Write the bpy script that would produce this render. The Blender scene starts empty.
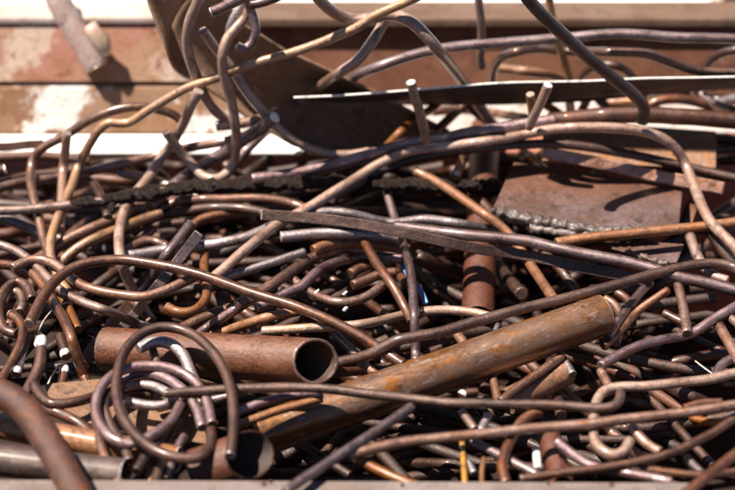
import bpy, bmesh, math, random
import numpy as np
from mathutils import Vector, Matrix, noise

random.seed(7)
rng = np.random.RandomState(11)
S = bpy.context.scene
COL = S.collection

# ------------------------------------------------------------------ camera geometry
F = 1470.0                      # focal length in units of the 735 px wide picture
PITCH = math.radians(35.0)
HC = 0.86                       # height of the camera over the top of the heap
RIGHT = Vector((1, 0, 0))
FWD = Vector((0, math.cos(PITCH), -math.sin(PITCH)))
UP = Vector((0, math.sin(PITCH), math.cos(PITCH)))
CAM = Vector((0, 0, HC))
YWALL = 1.500                   # rear inner wall of the bin
ZFLOOR = -0.30


def ray(x, y):
    return FWD + RIGHT * ((x - 367.5) / F) + UP * ((245.0 - y) / F)


def wdepth(x, y, cap=1.38):
    """depth of the heap's surface: level, then rising in front of the rear rim"""
    r = ray(x, y)
    w1 = HC / max(1e-3, -r.z)
    w2 = cap / r.y
    k = 0.03
    t = max(0.0, min(1.0, 0.5 + 0.5 * (w2 - w1) / k))
    return w2 * (1 - t) + w1 * t - k * t * (1 - t)


def P(x, y, h=0.0, cap=1.38, lim=True):
    w = wdepth(x, y, cap)
    w -= h * w / F
    r = ray(x, y)
    if lim:
        wl = (HC + 0.045) / -r.z            # top of the rear ledge
        if wl * r.y >= YWALL: w = min(w, wl)
        else: w = min(w, (YWALL - 0.008) / r.y, (HC - ZFLOOR - 0.012) / -r.z)
    return CAM + r * w


def on_z(x, y, z):
    r = ray(x, y)
    return CAM + r * ((HC - z) / -r.z)


def on_y(x, y, Y):
    r = ray(x, y)
    return CAM + r * (Y / r.y)


# ------------------------------------------------------------------ materials
def nt(name):
    m = bpy.data.materials.new(name)
    m.use_nodes = True
    t = m.node_tree
    t.nodes.clear()
    out = t.nodes.new('ShaderNodeOutputMaterial')
    b = t.nodes.new('ShaderNodeBsdfPrincipled')
    t.links.new(b.outputs[0], out.inputs[0])
    return m, t, b


def coords(t, scale=(1, 1, 1)):
    """object coordinates shifted by a random amount for every object"""
    tc = t.nodes.new('ShaderNodeTexCoord')
    oi = t.nodes.new('ShaderNodeObjectInfo')
    mul = t.nodes.new('ShaderNodeMath'); mul.operation = 'MULTIPLY'; mul.inputs[1].default_value = 37.0
    t.links.new(oi.outputs['Random'], mul.inputs[0])
    add = t.nodes.new('ShaderNodeVectorMath'); add.operation = 'ADD'
    t.links.new(tc.outputs['Object'], add.inputs[0])
    t.links.new(mul.outputs[0], add.inputs[1])
    mp = t.nodes.new('ShaderNodeMapping')
    mp.inputs['Scale'].default_value = scale
    t.links.new(add.outputs[0], mp.inputs[0])
    return mp.outputs[0], oi.outputs['Random']


def nz(t, vec, scale, detail=4, rough=0.6, dist=0.0):
    n = t.nodes.new('ShaderNodeTexNoise')
    n.inputs['Scale'].default_value = scale
    n.inputs['Detail'].default_value = detail
    n.inputs['Roughness'].default_value = rough
    n.inputs['Distortion'].default_value = dist
    t.links.new(vec, n.inputs['Vector'])
    return n.outputs['Fac']


def ramp(t, fac, stops):
    r = t.nodes.new('ShaderNodeValToRGB')
    els = r.color_ramp.elements
    while len(els) < len(stops):
        els.new(0.5)
    for e, (p, c) in zip(els, stops):
        e.position = p
        e.color = c if len(c) == 4 else (*c, 1)
    t.links.new(fac, r.inputs[0])
    return r.outputs[0]


def fr(t, fac, a, b, c=0.0, d=1.0):
    r = t.nodes.new('ShaderNodeMapRange')
    r.inputs[1].default_value = a; r.inputs[2].default_value = b
    r.inputs[3].default_value = c; r.inputs[4].default_value = d
    t.links.new(fac, r.inputs[0])
    return r.outputs[0]


def mixc(t, fac, a, b, mode='MIX'):
    m = t.nodes.new('ShaderNodeMix'); m.data_type = 'RGBA'; m.blend_type = mode
    for sock, v in ((m.inputs[0], fac), (m.inputs[6], a), (m.inputs[7], b)):
        if isinstance(v, (int, float)):
            sock.default_value = v
        elif isinstance(v, tuple):
            sock.default_value = (*v, 1) if len(v) == 3 else v
        else:
            t.links.new(v, sock)
    return m.outputs[2]


def bump(t, b, hgt, dist=0.001, strength=0.6):
    n = t.nodes.new('ShaderNodeBump')
    n.inputs['Strength'].default_value = strength
    n.inputs['Distance'].default_value = dist
    t.links.new(hgt, n.inputs['Height'])
    t.links.new(n.outputs[0], b.inputs['Normal'])


def rod_material(name, c1, c2, rust, rust_lo=0.56, metal=0.35, rough=(0.32, 0.6), flake=0.68, flake_c=(0.42, 0.36, 0.35), scale=(1, 1, 1), bloom=None, ior=1.6, coat=0.5, mottle=0.85, bmp=0.6, vary=1.0):
    """steel under a skin of rust: two tones, orange blooms, pale worn scale, black grime, pitted"""
    m, t, b = nt(name)
    v, rnd = coords(t, scale)
    big = nz(t, v, 26, 4, 0.6)
    mid = nz(t, v, 95, 6, 0.72, 0.4)
    fine = nz(t, v, 430, 5, 0.75)
    pits = nz(t, v, 900, 2, 0.6)
    col = mixc(t, fr(t, big, 0.38, 0.62), c1, c2)
    if bloom:
        tc = t.nodes.new('ShaderNodeTexCoord')
        sp = t.nodes.new('ShaderNodeSeparateXYZ'); t.links.new(tc.outputs['Object'], sp.inputs[0])
        ad = t.nodes.new('ShaderNodeMath'); ad.operation = 'MULTIPLY_ADD'; ad.inputs[1].default_value = 0.09
        t.links.new(mid, ad.inputs[0]); t.links.new(sp.outputs[1], ad.inputs[2])
        col = mixc(t, fr(t, ad.outputs[0], 0.035, 0.075, 0, 0.65), col, bloom)
    col = mixc(t, fr(t, mid, rust_lo, rust_lo + 0.1, 0, 0.85), col, rust)
    wear = nz(t, v, 150, 6, 0.78, 0.8)
    col = mixc(t, fr(t, wear, flake - 0.04, flake + 0.04, 0, 0.85), col, flake_c)
    dirt = nz(t, v, 58, 6, 0.8, 0.5)
    col = mixc(t, fr(t, dirt, 0.53, 0.66, 0, 0.85), col, (c1[0] * 0.16, c1[1] * 0.14, c1[2] * 0.14))
    mot = ramp(t, fine, [(0.3, (0.42, 0.40, 0.40)), (0.5, (1, 1, 1)), (0.72, (1.5, 1.45, 1.4))])
    col = mixc(t, mottle, col, mot, 'MULTIPLY')
    val = t.nodes.new('ShaderNodeHueSaturation')
    t.links.new(fr(t, rnd, 0, 1, 1 - 0.32 * vary, 1 + 0.3 * vary), val.inputs['Value'])
    r2 = t.nodes.new('ShaderNodeMath'); r2.operation = 'FRACT'
    r3 = t.nodes.new('ShaderNodeMath'); r3.operation = 'MULTIPLY'; r3.inputs[1].default_value = 17.3
    t.links.new(rnd, r3.inputs[0]); t.links.new(r3.outputs[0], r2.inputs[0])
    t.links.new(fr(t, r2.outputs[0], 0, 1, 1.12 - 0.2 * vary, 1.12 + 0.22 * vary), val.inputs['Saturation'])
    t.links.new(col, val.inputs['Color'])
    t.links.new(val.outputs[0], b.inputs['Base Color'])
    b.inputs['Metallic'].default_value = metal
    b.inputs['IOR'].default_value = ior
    b.inputs['Coat Weight'].default_value = coat
    b.inputs['Coat Roughness'].default_value = 0.21
    b.inputs['Coat IOR'].default_value = 1.6
    t.links.new(fr(t, fine, 0.3, 0.7, rough[0] - 0.02, rough[1] - 0.02), b.inputs['Roughness'])
    sm = t.nodes.new('ShaderNodeMath'); sm.operation = 'MULTIPLY_ADD'; sm.inputs[1].default_value = 0.5
    t.links.new(fine, sm.inputs[0]); t.links.new(mid, sm.inputs[2])
    s2 = t.nodes.new('ShaderNodeMath'); s2.operation = 'MULTIPLY_ADD'; s2.inputs[1].default_value = 0.16
    t.links.new(pits, s2.inputs[0]); t.links.new(sm.outputs[0], s2.inputs[2])
    bump(t, b, s2.outputs[0], 0.0022, bmp)
    return m


M = {}
M['brown'] = rod_material('rod brown', (0.085, 0.040, 0.026), (0.165, 0.090, 0.063), (0.24, 0.082, 0.028), metal=0.55, rough=(0.3, 0.5), coat=0.65)
M['dark'] = rod_material('rod dark', (0.04, 0.018, 0.012), (0.08, 0.042, 0.031), (0.11, 0.037, 0.015), flake=0.72, metal=0.4, rough=(0.34, 0.55), coat=0.25)
M['orange'] = rod_material('rod orange', (0.19, 0.077, 0.032), (0.24, 0.115, 0.06), (0.30, 0.10, 0.025), metal=0.3, rough=(0.36, 0.58), coat=0.2)
M['tan'] = rod_material('rod tan', (0.31, 0.195, 0.12), (0.26, 0.165, 0.12), (0.36, 0.19, 0.06), metal=0.4, rough=(0.32, 0.52), coat=0.65)
M['violet'] = rod_material('rod violet', (0.115, 0.072, 0.068), (0.20, 0.145, 0.147), (0.18, 0.07, 0.032), 0.6, metal=0.6, rough=(0.28, 0.48), coat=0.65)
M['pink'] = rod_material('rod pink', (0.19, 0.108, 0.079), (0.30, 0.20, 0.165), (0.28, 0.10, 0.04), 0.58, metal=0.5, rough=(0.3, 0.5), coat=0.65)
M['silver'] = rod_material('rod silver', (0.24, 0.19, 0.185), (0.36, 0.31, 0.315), (0.20, 0.10, 0.06), 0.62, metal=0.65, rough=(0.28, 0.45), coat=0.65)
M['red'] = rod_material('rust red', (0.075, 0.021, 0.010), (0.10, 0.034, 0.017), (0.045, 0.013, 0.007), 0.6, metal=0.05, rough=(0.45, 0.68), flake=0.76, coat=0.05, vary=0.1)
M['pipe'] = rod_material('pipe rust', (0.105, 0.038, 0.018), (0.145, 0.06, 0.032), (0.06, 0.02, 0.009), 0.52, metal=0.1, rough=(0.38, 0.6), flake=0.70, flake_c=(0.42, 0.28, 0.22), coat=0.12, vary=0.1)
M['pipeyellow'] = rod_material('pipe yellow scale', (0.16, 0.075, 0.032), (0.20, 0.125, 0.09), (0.27, 0.095, 0.017), 0.52, metal=0.5, rough=(0.36, 0.5), flake=0.60, flake_c=(0.36, 0.28, 0.25), scale=(0.4, 1, 1), mottle=0.3, bmp=0.12, vary=0.1)
M['tube'] = rod_material('tube steel', (0.075, 0.042, 0.031), (0.14, 0.095, 0.082), (0.14, 0.055, 0.026), 0.58, metal=0.4, rough=(0.3, 0.5), coat=0.25)
M['shell'] = rod_material('shell brown', (0.17, 0.098, 0.06), (0.23, 0.145, 0.098), (0.075, 0.037, 0.02), 0.56, coat=0.0, metal=0.05, rough=(0.5, 0.75), flake=0.66, flake_c=(0.28, 0.19, 0.13), vary=0.1)
M['ochre'] = rod_material('rod ochre', (0.38, 0.19, 0.035), (0.30, 0.15, 0.05), (0.42, 0.2, 0.03), metal=0.1, rough=(0.4, 0.65))
M['deep'] = rod_material('rod gap shade', (0.022, 0.010, 0.007), (0.05, 0.024, 0.016), (0.075, 0.024, 0.009), rough=(0.4, 0.65), flake=0.74, flake_c=(0.15, 0.1, 0.08), metal=0.1, coat=0.05)  # for buried rods: shade of the gaps is put into this near-black colour
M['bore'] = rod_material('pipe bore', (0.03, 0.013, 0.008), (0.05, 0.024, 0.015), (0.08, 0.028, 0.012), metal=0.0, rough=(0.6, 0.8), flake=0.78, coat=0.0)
M['sheet'] = rod_material('old sheet', (0.11, 0.06, 0.035), (0.15, 0.09, 0.058), (0.19, 0.08, 0.028), 0.56, metal=0.1, rough=(0.5, 0.7), coat=0.05)
M['pale'] = rod_material('rod pale', (0.25, 0.155, 0.115), (0.36, 0.25, 0.205), (0.26, 0.10, 0.04), 0.58, metal=0.25, rough=(0.3, 0.5), coat=0.6, vary=0.35)
M['cutdull'] = rod_material('dull cut', (0.24, 0.17, 0.14), (0.36, 0.29, 0.26), (0.2, 0.1, 0.06), 0.6, metal=0.3, rough=(0.4, 0.6))
M['cut'] = rod_material('cut steel', (0.62, 0.56, 0.53), (0.74, 0.70, 0.68), (0.5, 0.38, 0.3), 0.64, metal=0.3, rough=(0.35, 0.6))
M['slab'] = rod_material('slab face', (0.095, 0.058, 0.049), (0.15, 0.105, 0.099), (0.17, 0.06, 0.027), 0.58, coat=0.2, metal=0.3, rough=(0.36, 0.58), flake=0.68, bloom=(0.14, 0.056, 0.03), vary=0.1)
M['plate'] = rod_material('plate rust', (0.20, 0.105, 0.062), (0.24, 0.15, 0.11), (0.30, 0.135, 0.04), 0.5, metal=0.15, rough=(0.42, 0.65), flake=0.62, vary=0.1)
M['weld'] = rod_material('weld bead', (0.07, 0.05, 0.043), (0.17, 0.135, 0.125), (0.14, 0.075, 0.05), 0.56, metal=0.3, rough=(0.38, 0.6), flake=0.68, flake_c=(0.4, 0.34, 0.32), coat=0.1)
M['blade'] = rod_material('strip dark', (0.03, 0.021, 0.017), (0.045, 0.032, 0.026), (0.06, 0.03, 0.017), metal=0.0, rough=(0.55, 0.8), flake=0.76, flake_c=(0.15, 0.1, 0.08), coat=0.0)
M['wire'] = rod_material('wire', (0.6, 0.5, 0.42), (0.7, 0.62, 0.55), (0.5, 0.36, 0.25), metal=0.3)
M['white'] = rod_material('white chip', (0.75, 0.72, 0.68), (0.82, 0.8, 0.77), (0.6, 0.5, 0.42), 0.66, metal=0.0, rough=(0.5, 0.7))
M['mortar'] = rod_material('crust', (0.42, 0.27, 0.18), (0.5, 0.36, 0.28), (0.3, 0.16, 0.08), 0.55, metal=0.0, rough=(0.7, 0.9))
M['post'] = rod_material('post rust', (0.40, 0.27, 0.23), (0.45, 0.33, 0.30), (0.36, 0.2, 0.13), 0.56, coat=0.0, metal=0.05, rough=(0.55, 0.75))
M['bigrust'] = rod_material('thick bar rust', (0.045, 0.016, 0.009), (0.075, 0.029, 0.018), (0.115, 0.037, 0.012), 0.52, metal=0.1, rough=(0.45, 0.7), flake=0.76, coat=0.1, vary=0.1)

# tar: black, wet, lumpy
m, t, b = nt('tar')
v, _ = coords(t)
n1 = nz(t, v, 210, 6, 0.75, 0.6)
n2 = nz(t, v, 90, 3, 0.6)
c = ramp(t, n1, [(0.3, (0.012, 0.0065, 0.004)), (0.64, (0.03, 0.016, 0.010)), (0.74, (0.10, 0.07, 0.06)), (0.8, (0.4, 0.36, 0.35))])
t.links.new(c, b.inputs['Base Color'])
b.inputs['Specular IOR Level'].default_value = 0.3
t.links.new(fr(t, n2, 0.3, 0.7, 0.22, 0.5), b.inputs['Roughness'])
bump(t, b, n1, 0.006, 0.9)
M['tar'] = m

# blue plastic
m, t, b = nt('blue plastic')
v, _ = coords(t)
c = ramp(t, nz(t, v, 120, 4), [(0.35, (0.05, 0.13, 0.30)), (0.6, (0.11, 0.24, 0.45)), (0.75, (0.22, 0.34, 0.48))])
t.links.new(c, b.inputs['Base Color'])
b.inputs['Roughness'].default_value = 0.35
M['blue'] = m


def paint_material(name, base, base2, stain, patch=None, patch_at=0.55, scale=1.0, rust=(0.22, 0.075, 0.03), rust_lo=0.6):
    """flaking paint over rust"""
    m, t, b = nt(name)
    tc = t.nodes.new('ShaderNodeTexCoord')
    v = tc.outputs['Object']
    big = nz(t, v, 7 * scale, 5, 0.6, 0.6)
    mid = nz(t, v, 26 * scale, 6, 0.7, 0.5)
    fine = nz(t, v, 240 * scale, 4, 0.7)
    col = mixc(t, fr(t, big, 0.42, 0.6), base, base2)
    col = mixc(t, fr(t, mid, 0.5, 0.62, 0, 0.7), col, stain)
    if patch:
        pn = nz(t, v, 9 * scale, 9, 0.68, 0.0)
        col = mixc(t, fr(t, pn, patch_at, patch_at + 0.05), col, patch)
    rn = nz(t, v, 38 * scale, 6, 0.75, 0.4)
    col = mixc(t, fr(t, rn, rust_lo, rust_lo + 0.07, 0, 0.9), col, rust)
    col = mixc(t, fr(t, fine, 0.42, 0.7, 0, 0.6), col, stain)
    chips = nz(t, v, 75 * scale, 7, 0.8, 0.2)
    col = mixc(t, fr(t, chips, 0.6, 0.66, 0, 0.7), col, (base[0] * 1.12, base[1] * 1.12, base[2] * 1.1))
    t.links.new(col, b.inputs['Base Color'])
    b.inputs['Roughness'].default_value = 0.8
    b.inputs['Specular IOR Level'].default_value = 0.25
    ad = t.nodes.new('ShaderNodeMath'); ad.operation = 'ADD'
    t.links.new(mid, ad.inputs[0]); t.links.new(fr(t, fine, 0, 1, 0, 0.3), ad.inputs[1])
    bump(t, b, ad.outputs[0], 0.003, 0.5)
    return m


M['beam'] = paint_material('beam primer', (0.33, 0.205, 0.125), (0.34, 0.155, 0.12), (0.24, 0.11, 0.055), (0.48, 0.36, 0.29), 0.57, rust_lo=0.57, rust=(0.17, 0.05, 0.022))
M['beamrust'] = paint_material('beam rust', (0.13, 0.052, 0.028), (0.06, 0.019, 0.011), (0.15, 0.068, 0.04), (0.32, 0.2, 0.15), 0.62)
M['beamtop'] = paint_material('beam top', (0.40, 0.32, 0.29), (0.45, 0.38, 0.35), (0.3, 0.21, 0.16), rust_lo=0.7)
M['plank'] = paint_material('plank flaking white', (0.25, 0.13, 0.068), (0.29, 0.18, 0.12), (0.17, 0.08, 0.04), (0.74, 0.70, 0.66), 0.55)
M['plankwhite'] = paint_material('plank white', (0.78, 0.72, 0.67), (0.82, 0.78, 0.74), (0.6, 0.48, 0.4), None, rust_lo=0.58)
M['ledge'] = paint_material('ledge white', (0.80, 0.77, 0.74), (0.84, 0.82, 0.79), (0.74, 0.68, 0.62), rust_lo=0.74)
M['innerwall'] = paint_material('inner wall red', (0.27, 0.105, 0.07), (0.20, 0.08, 0.055), (0.33, 0.16, 0.12), (0.42, 0.3, 0.26), 0.66)
M['binfloor'] = paint_material('bin floor', (0.02, 0.010, 0.007), (0.012, 0.007, 0.005), (0.025, 0.011, 0.007))
M['rim'] = paint_material('rim grey', (0.155, 0.12, 0.107), (0.185, 0.15, 0.138), (0.11, 0.08, 0.068), rust_lo=0.62, scale=1.4, rust=(0.075, 0.045, 0.032))
M['darkened'] = paint_material('ground asphalt', (0.045, 0.04, 0.037), (0.06, 0.053, 0.048), (0.03, 0.027, 0.025), rust_lo=0.9, scale=0.3)
M['flange'] = paint_material('flange tan', (0.12, 0.072, 0.049), (0.145, 0.095, 0.07), (0.085, 0.046, 0.031), rust_lo=0.62)
M['ground'] = paint_material('ground concrete', (0.72, 0.70, 0.67), (0.78, 0.76, 0.73), (0.66, 0.63, 0.6), rust_lo=0.9, scale=0.3)

# ------------------------------------------------------------------ object helpers


def link(name, me, mat, parent=None):
    o = bpy.data.objects.new(name, me)
    COL.objects.link(o)
    if mat:
        me.materials.append(M[mat] if isinstance(mat, str) else mat)
    if parent:
        o.parent = parent
    return o


def tag(o, label, cat, group=None, kind=None):
    if label: o['label'] = label
    if cat: o['category'] = cat
    if group: o['group'] = group
    if kind: o['kind'] = kind
    return o


def mesh(name, verts, faces, smooth=True):
    me = bpy.data.meshes.new(name)
    me.from_pydata([tuple(v) for v in verts], [], faces)
    me.validate()
    bm = bmesh.new(); bm.from_mesh(me)
    bmesh.ops.recalc_face_normals(bm, faces=bm.faces)
    bm.to_mesh(me); bm.free()
    if smooth:
        for p in me.polygons: p.use_smooth = True
    return me


def catmull(pts, step=2.5):
    pts = [np.array(p, float) for p in pts]
    if len(pts) == 2:
        pts = [pts[0], (pts[0] + pts[1]) / 2, pts[1]]
    ext = [2 * pts[0] - pts[1]] + pts + [2 * pts[-1] - pts[-2]]
    out = []
    for i in range(1, len(ext) - 2):
        p0, p1, p2, p3 = ext[i - 1:i + 3]
        # centripetal parametrisation keeps bends tidy
        d1 = max(1e-3, np.linalg.norm((p1 - p0)[:2])) ** 0.5
        d2 = max(1e-3, np.linalg.norm((p2 - p1)[:2])) ** 0.5
        d3 = max(1e-3, np.linalg.norm((p3 - p2)[:2])) ** 0.5
        m1 = d2 * ((p1 - p0) / d1 - (p2 - p0) / (d1 + d2) + (p2 - p1) / d2)
        m2 = d2 * ((p2 - p1) / d2 - (p3 - p1) / (d2 + d3) + (p3 - p2) / d3)
        n = max(2, int(np.linalg.norm((p2 - p1)[:2]) / step))
        for k in range(n):
            s = k / n
            out.append((2 * s**3 - 3 * s**2 + 1) * p1 + (s**3 - 2 * s**2 + s) * m1 + (-2 * s**3 + 3 * s**2) * p2 + (s**3 - s**2) * m2)
    out.append(pts[-1])
    return np.array(out)


# the stack grid keeps, for each bit of the heap, how low the rods laid so far reach
GX0, GY0, GW, GH = -60, -60, 860, 640
GRID = np.full((GH, GW), 1e6)


def grid_stamp(x, y, h, r):
    x0, x1 = int(x - r - GX0), int(x + r - GX0) + 2
    y0, y1 = int(y - r - GY0), int(y + r - GY0) + 2
    x0, y0 = max(0, x0), max(0, y0); x1, y1 = min(GW, x1), min(GH, y1)
    if x1 <= x0 or y1 <= y0: return
    yy, xx = np.mgrid[y0:y1, x0:x1]
    d2 = (xx + GX0 - x) ** 2 + (yy + GY0 - y) ** 2
    val = np.where(d2 <= r * r, h - np.sqrt(np.maximum(r * r - d2, 0)), 1e6)
    GRID[y0:y1, x0:x1] = np.minimum(GRID[y0:y1, x0:x1], val)


def grid_low(x, y, r):
    x0, x1 = int(x - r - GX0), int(x + r - GX0) + 2
    y0, y1 = int(y - r - GY0), int(y + r - GY0) + 2
    x0, y0 = max(0, x0), max(0, y0); x1, y1 = min(GW, x1), min(GH, y1)
    if x1 <= x0 or y1 <= y0: return 1e6
    yy, xx = np.mgrid[y0:y1, x0:x1]
    d2 = (xx + GX0 - x) ** 2 + (yy + GY0 - y) ** 2
    sub = GRID[y0:y1, x0:x1] - np.sqrt(np.maximum(r * r - d2, 0))
    sub = np.where(d2 <= r * r, sub, 1e6)
    return float(sub.min())


def settle(c, r, free):
    """lower a rod (columns x, y, h) until it clears everything already laid over it"""
    h = c[:, 2].copy()
    if not free:
        lim = np.array([grid_low(x, y, r + 0.5) - 0.8 for x, y in c[:, :2]])
        h = np.minimum(h, lim)
        w = 7
        n = len(h)
        e = np.array([h[max(0, i - w):i + w + 1].min() for i in range(n)])
        pad = np.concatenate([np.full(w, e[0]), e, np.full(w, e[-1])])
        h = np.convolve(pad, np.ones(2 * w + 1) / (2 * w + 1), 'valid')
    c[:, 2] = h
    for x, y, hh in c: grid_stamp(x, y, hh, r)
    return c


def frames(pts):
    """tangent / normal / binormal along a path, the normal starting towards the camera"""
    n = len(pts)
    T = []
    for i in range(n):
        a, b = pts[max(0, i - 1)], pts[min(n - 1, i + 1)]
        d = b - a
        T.append(d.normalized() if d.length > 1e-9 else (T[-1] if T else Vector((1, 0, 0))))
    nrm = (CAM - pts[0]); nrm -= T[0] * nrm.dot(T[0]); nrm.normalize()
    N = [nrm]
    for i in range(1, n):
        v = N[-1] - T[i] * N[-1].dot(T[i])
        N.append(v.normalized())
    return T, N, [T[i].cross(N[i]) for i in range(n)]


def profile(kind, seg):
    if kind == 'round':
        return [(math.cos(2 * math.pi * k / seg), math.sin(2 * math.pi * k / seg)) for k in range(seg)]
    a, b = (0.5, 1.0) if kind == 'flat' else (0.85, 0.95)
    q = 0.16
    return [(a, b - q), (a - q, b), (-a + q, b), (-a, b - q), (-a, -b + q), (-a + q, -b), (a - q, -b), (a, -b + q)]


def tube_mesh(name, pts, rad, kind='round', seg=14, lump=0.035, caps=(True, True), seed=0.0, lump_scale=45.0):
    prof = profile(kind, seg)
    k = len(prof)
    T, N, B = frames(pts)
    org = sum(pts, Vector()) / len(pts)
    V, Fc = [], []

    def ring(p, T_, N_, B_, r, wob):
        i0 = len(V)
        for a, b in prof:
            d = N_ * a + B_ * b
            q = p + d * r
            if wob:
                q = q + d * r * lump * noise.noise((q * lump_scale) + Vector((seed, seed * 1.7, 0)))
            V.append(q - org)
        return i0

    rings = []
    bev = rad * 0.12
    if caps[0]:
        rings.append(ring(pts[0], T[0], N[0], B[0], rad * 0.86, True))
    for i, p in enumerate(pts):
        q = p
        if i == 0 and caps[0]: q = p + T[0] * bev
        if i == len(pts) - 1 and caps[1]: q = p - T[-1] * bev
        rings.append(ring(q, T[i], N[i], B[i], rad, True))
    if caps[1]:
        rings.append(ring(pts[-1], T[-1], N[-1], B[-1], rad * 0.86, True))
    for a, b in zip(rings[:-1], rings[1:]):
        for j in range(k):
            Fc.append((a + j, a + (j + 1) % k, b + (j + 1) % k, b + j))
    Fc.append(tuple(rings[0] + j for j in range(k))[::-1])
    Fc.append(tuple(rings[-1] + j for j in range(k)))
    me = mesh(name, V, Fc, True)
    for p in me.polygons:
        if len(p.vertices) > 4: p.use_smooth = False
        if kind != 'round': p.use_smooth = False
    return me, org


USED = {}


def cap_mesh(name, p, T, N, B, r, kind, seg, org, jag=0.10):
    """a thin rough disc of bare metal on a cut end"""
    prof = profile(kind, seg)
    V, Fc = [], []
    k = len(prof)
    for off, s in ((-0.10, 1.02), (0.04, 0.99), (0.09, 0.80), (0.07, 0.4)):
        for a, b in prof:
            j = 1 + jag * (random.random() - 0.5)
            V.append(p + T * (off * r + r * jag * 0.5 * (random.random() - 0.5)) + (N * a + B * b) * (r * s * j) - org)
    for q in range(3):
        for j in range(k):
            Fc.append((q * k + j, q * k + (j + 1) % k, (q + 1) * k + (j + 1) % k, (q + 1) * k + j))
    Fc.append(tuple(3 * k + j for j in range(k)))
    return mesh(name, V, Fc, False)


ROD_GROUP = 'rods and bars heaped in the scrap bin'


def rod(name, label, pts, dia, mat, h=0.0, hs=None, kind='round', ends='', cap=1.38, free=False, cat='rod', group=ROD_GROUP, lump=0.04, end_mat='cutdull', jag=0.10, tip=None):
    if hs is None: hs = [h] * len(pts)
    c = catmull([(x, y, hh) for (x, y), hh in zip(pts, hs)])
    r = dia / 2.0
    sd = random.random() * 50
    # hand-bent rods are never quite true
    for i in range(len(c)):
        c[i, 0] += 0.7 * noise.noise(Vector((i * 0.05, sd, 0)))
        c[i, 1] += 0.7 * noise.noise(Vector((i * 0.05, sd, 9)))
    c = settle(c, r, free)
    pts3 = [P(x, y, hh, cap) for x, y, hh in c]
    for _ in range(2):
        pts3 = [pts3[0]] + [(pts3[i - 1] + pts3[i] * 2 + pts3[i + 1]) / 4 for i in range(1, len(pts3) - 1)] + [pts3[-1]]
    wav = sum((p - CAM).dot(FWD) for p in pts3) / len(pts3)
    rad = r * wav / F
    seg = 12 if dia < 13 else 22
    me, org = tube_mesh(name, pts3, rad, kind, seg, lump, (True, True), sd)
    o = link(name, me, mat)
    o.location = org
    tag(o, label, cat, group)
    T, N, B = frames(pts3)
    if 'a' in ends:
        link('cut_end', cap_mesh('cut_end', pts3[0], -T[0], N[0], B[0], rad * 0.97, kind, seg, org, jag), end_mat, o)
    if 'b' in ends:
        link('cut_end', cap_mesh('cut_end', pts3[-1], T[-1], N[-1], B[-1], rad * 0.97, kind, seg, org, jag), end_mat, o)
    if tip:
        seq = pts3 if tip[0] == 'a' else pts3[::-1]
        lumpy('flattened_end', [p + UP * 0.0004 for p in seq[:tip[1]]], lambda q: rad * (0.85 + 0.22 * math.sin(math.pi * q)), 'white', o, org, 12, 0.25, 160, sd)
    return o, c, pts3, rad, org


def pipe(name, label, a, b, dia, ha, hb, mat, wall=0.12, tilt_a=None, tilt_b=None, cap=1.38, rim=(True, True), rim_mat='cut', lump=0.012):
    """hollow pipe between two picture points; tilt turns the plane of a cut end towards the camera"""
    A, Bp = P(*a, ha, cap, False), P(*b, hb, cap, False)
    n = 40
    for i in range(n * 4):
        s = i / (n * 4 - 1)
        grid_stamp(a[0] + (b[0] - a[0]) * s, a[1] + (b[1] - a[1]) * s, ha + (hb - ha) * s, dia / 2)
    w = ((A + Bp) / 2 - CAM).dot(FWD)
    R = dia / 2 * w / F
    ax = (Bp - A).normalized()
    nrm = (CAM - A); nrm = (nrm - ax * nrm.dot(ax)).normalized()
    bn = ax.cross(nrm)
    L = (Bp - A).length
    org = (A + Bp) / 2
    seg = 48

    def shift(tilt, ang):
        return 0 if tilt is None else -tilt * R * math.cos(ang)

    V, Fc = [], []
    sd = random.random() * 40
    rows = []
    for lay, rr in (('o', R), ('i', R * (1 - wall))):
        for i in range(n + 1):
            s = i / n
            i0 = len(V)
            for k in range(seg):
                ang = 2 * math.pi * k / seg
                z = s * L + (1 - s) * -shift(tilt_a, ang) + s * shift(tilt_b, ang)
                d = nrm * math.cos(ang) + bn * math.sin(ang)
                p = A + ax * z + d * rr
                p += d * R * lump * noise.noise(p * 30 + Vector((sd, 0, 0)))
                V.append(p - org)
            rows.append(i0)
    nv1 = (n + 1) * seg
    for i in range(n):
        a0, b0 = rows[i], rows[i + 1]
        for k in range(seg):
            Fc.append((a0 + k, a0 + (k + 1) % seg, b0 + (k + 1) % seg, b0 + k))
    Fi = list(Fc)
    Vi = V[nv1:]
    V = V[:nv1]
    rot = Matrix((ax, nrm, bn)).transposed()
    inv = rot.transposed()
    o = link(name, mesh(name, [inv @ q for q in V], Fc, True), mat)
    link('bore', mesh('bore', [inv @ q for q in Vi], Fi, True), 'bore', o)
    o.location = org
    o.rotation_euler = rot.to_euler()
    tag(o, label, 'pipe', 'scrap pipes in the bin')
    for j, (end, tilt, sgn) in enumerate(((0, tilt_a, -1), (1, tilt_b, 1))):
        V, Fc = [], []
        for off, rr in ((-0.05, R * 1.006), (0.03, R * 1.0), (0.04, R * (1 - wall * 0.9)), (-0.06, R * (1 - wall * 1.04))):
            for k in range(seg):
                ang = 2 * math.pi * k / seg
                z = end * L + sgn * shift(tilt, ang) + sgn * off * R
                jit = 1 + 0.018 * noise.noise(Vector((k * 0.7, sd, off)))
                V.append(A + ax * (z + R * 0.03 * noise.noise(Vector((k * 0.6, sd, 3)))) + (nrm * math.cos(ang) + bn * math.sin(ang)) * rr * jit - org)
        for q in range(3):
            for k in range(seg):
                Fc.append((q * seg + k, q * seg + (k + 1) % seg, (q + 1) * seg + (k + 1) % seg, (q + 1) * seg + k))
        link('cut_rim', mesh('cut_rim', [inv @ q for q in V], Fc, True), rim_mat, o)
    return o


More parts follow.
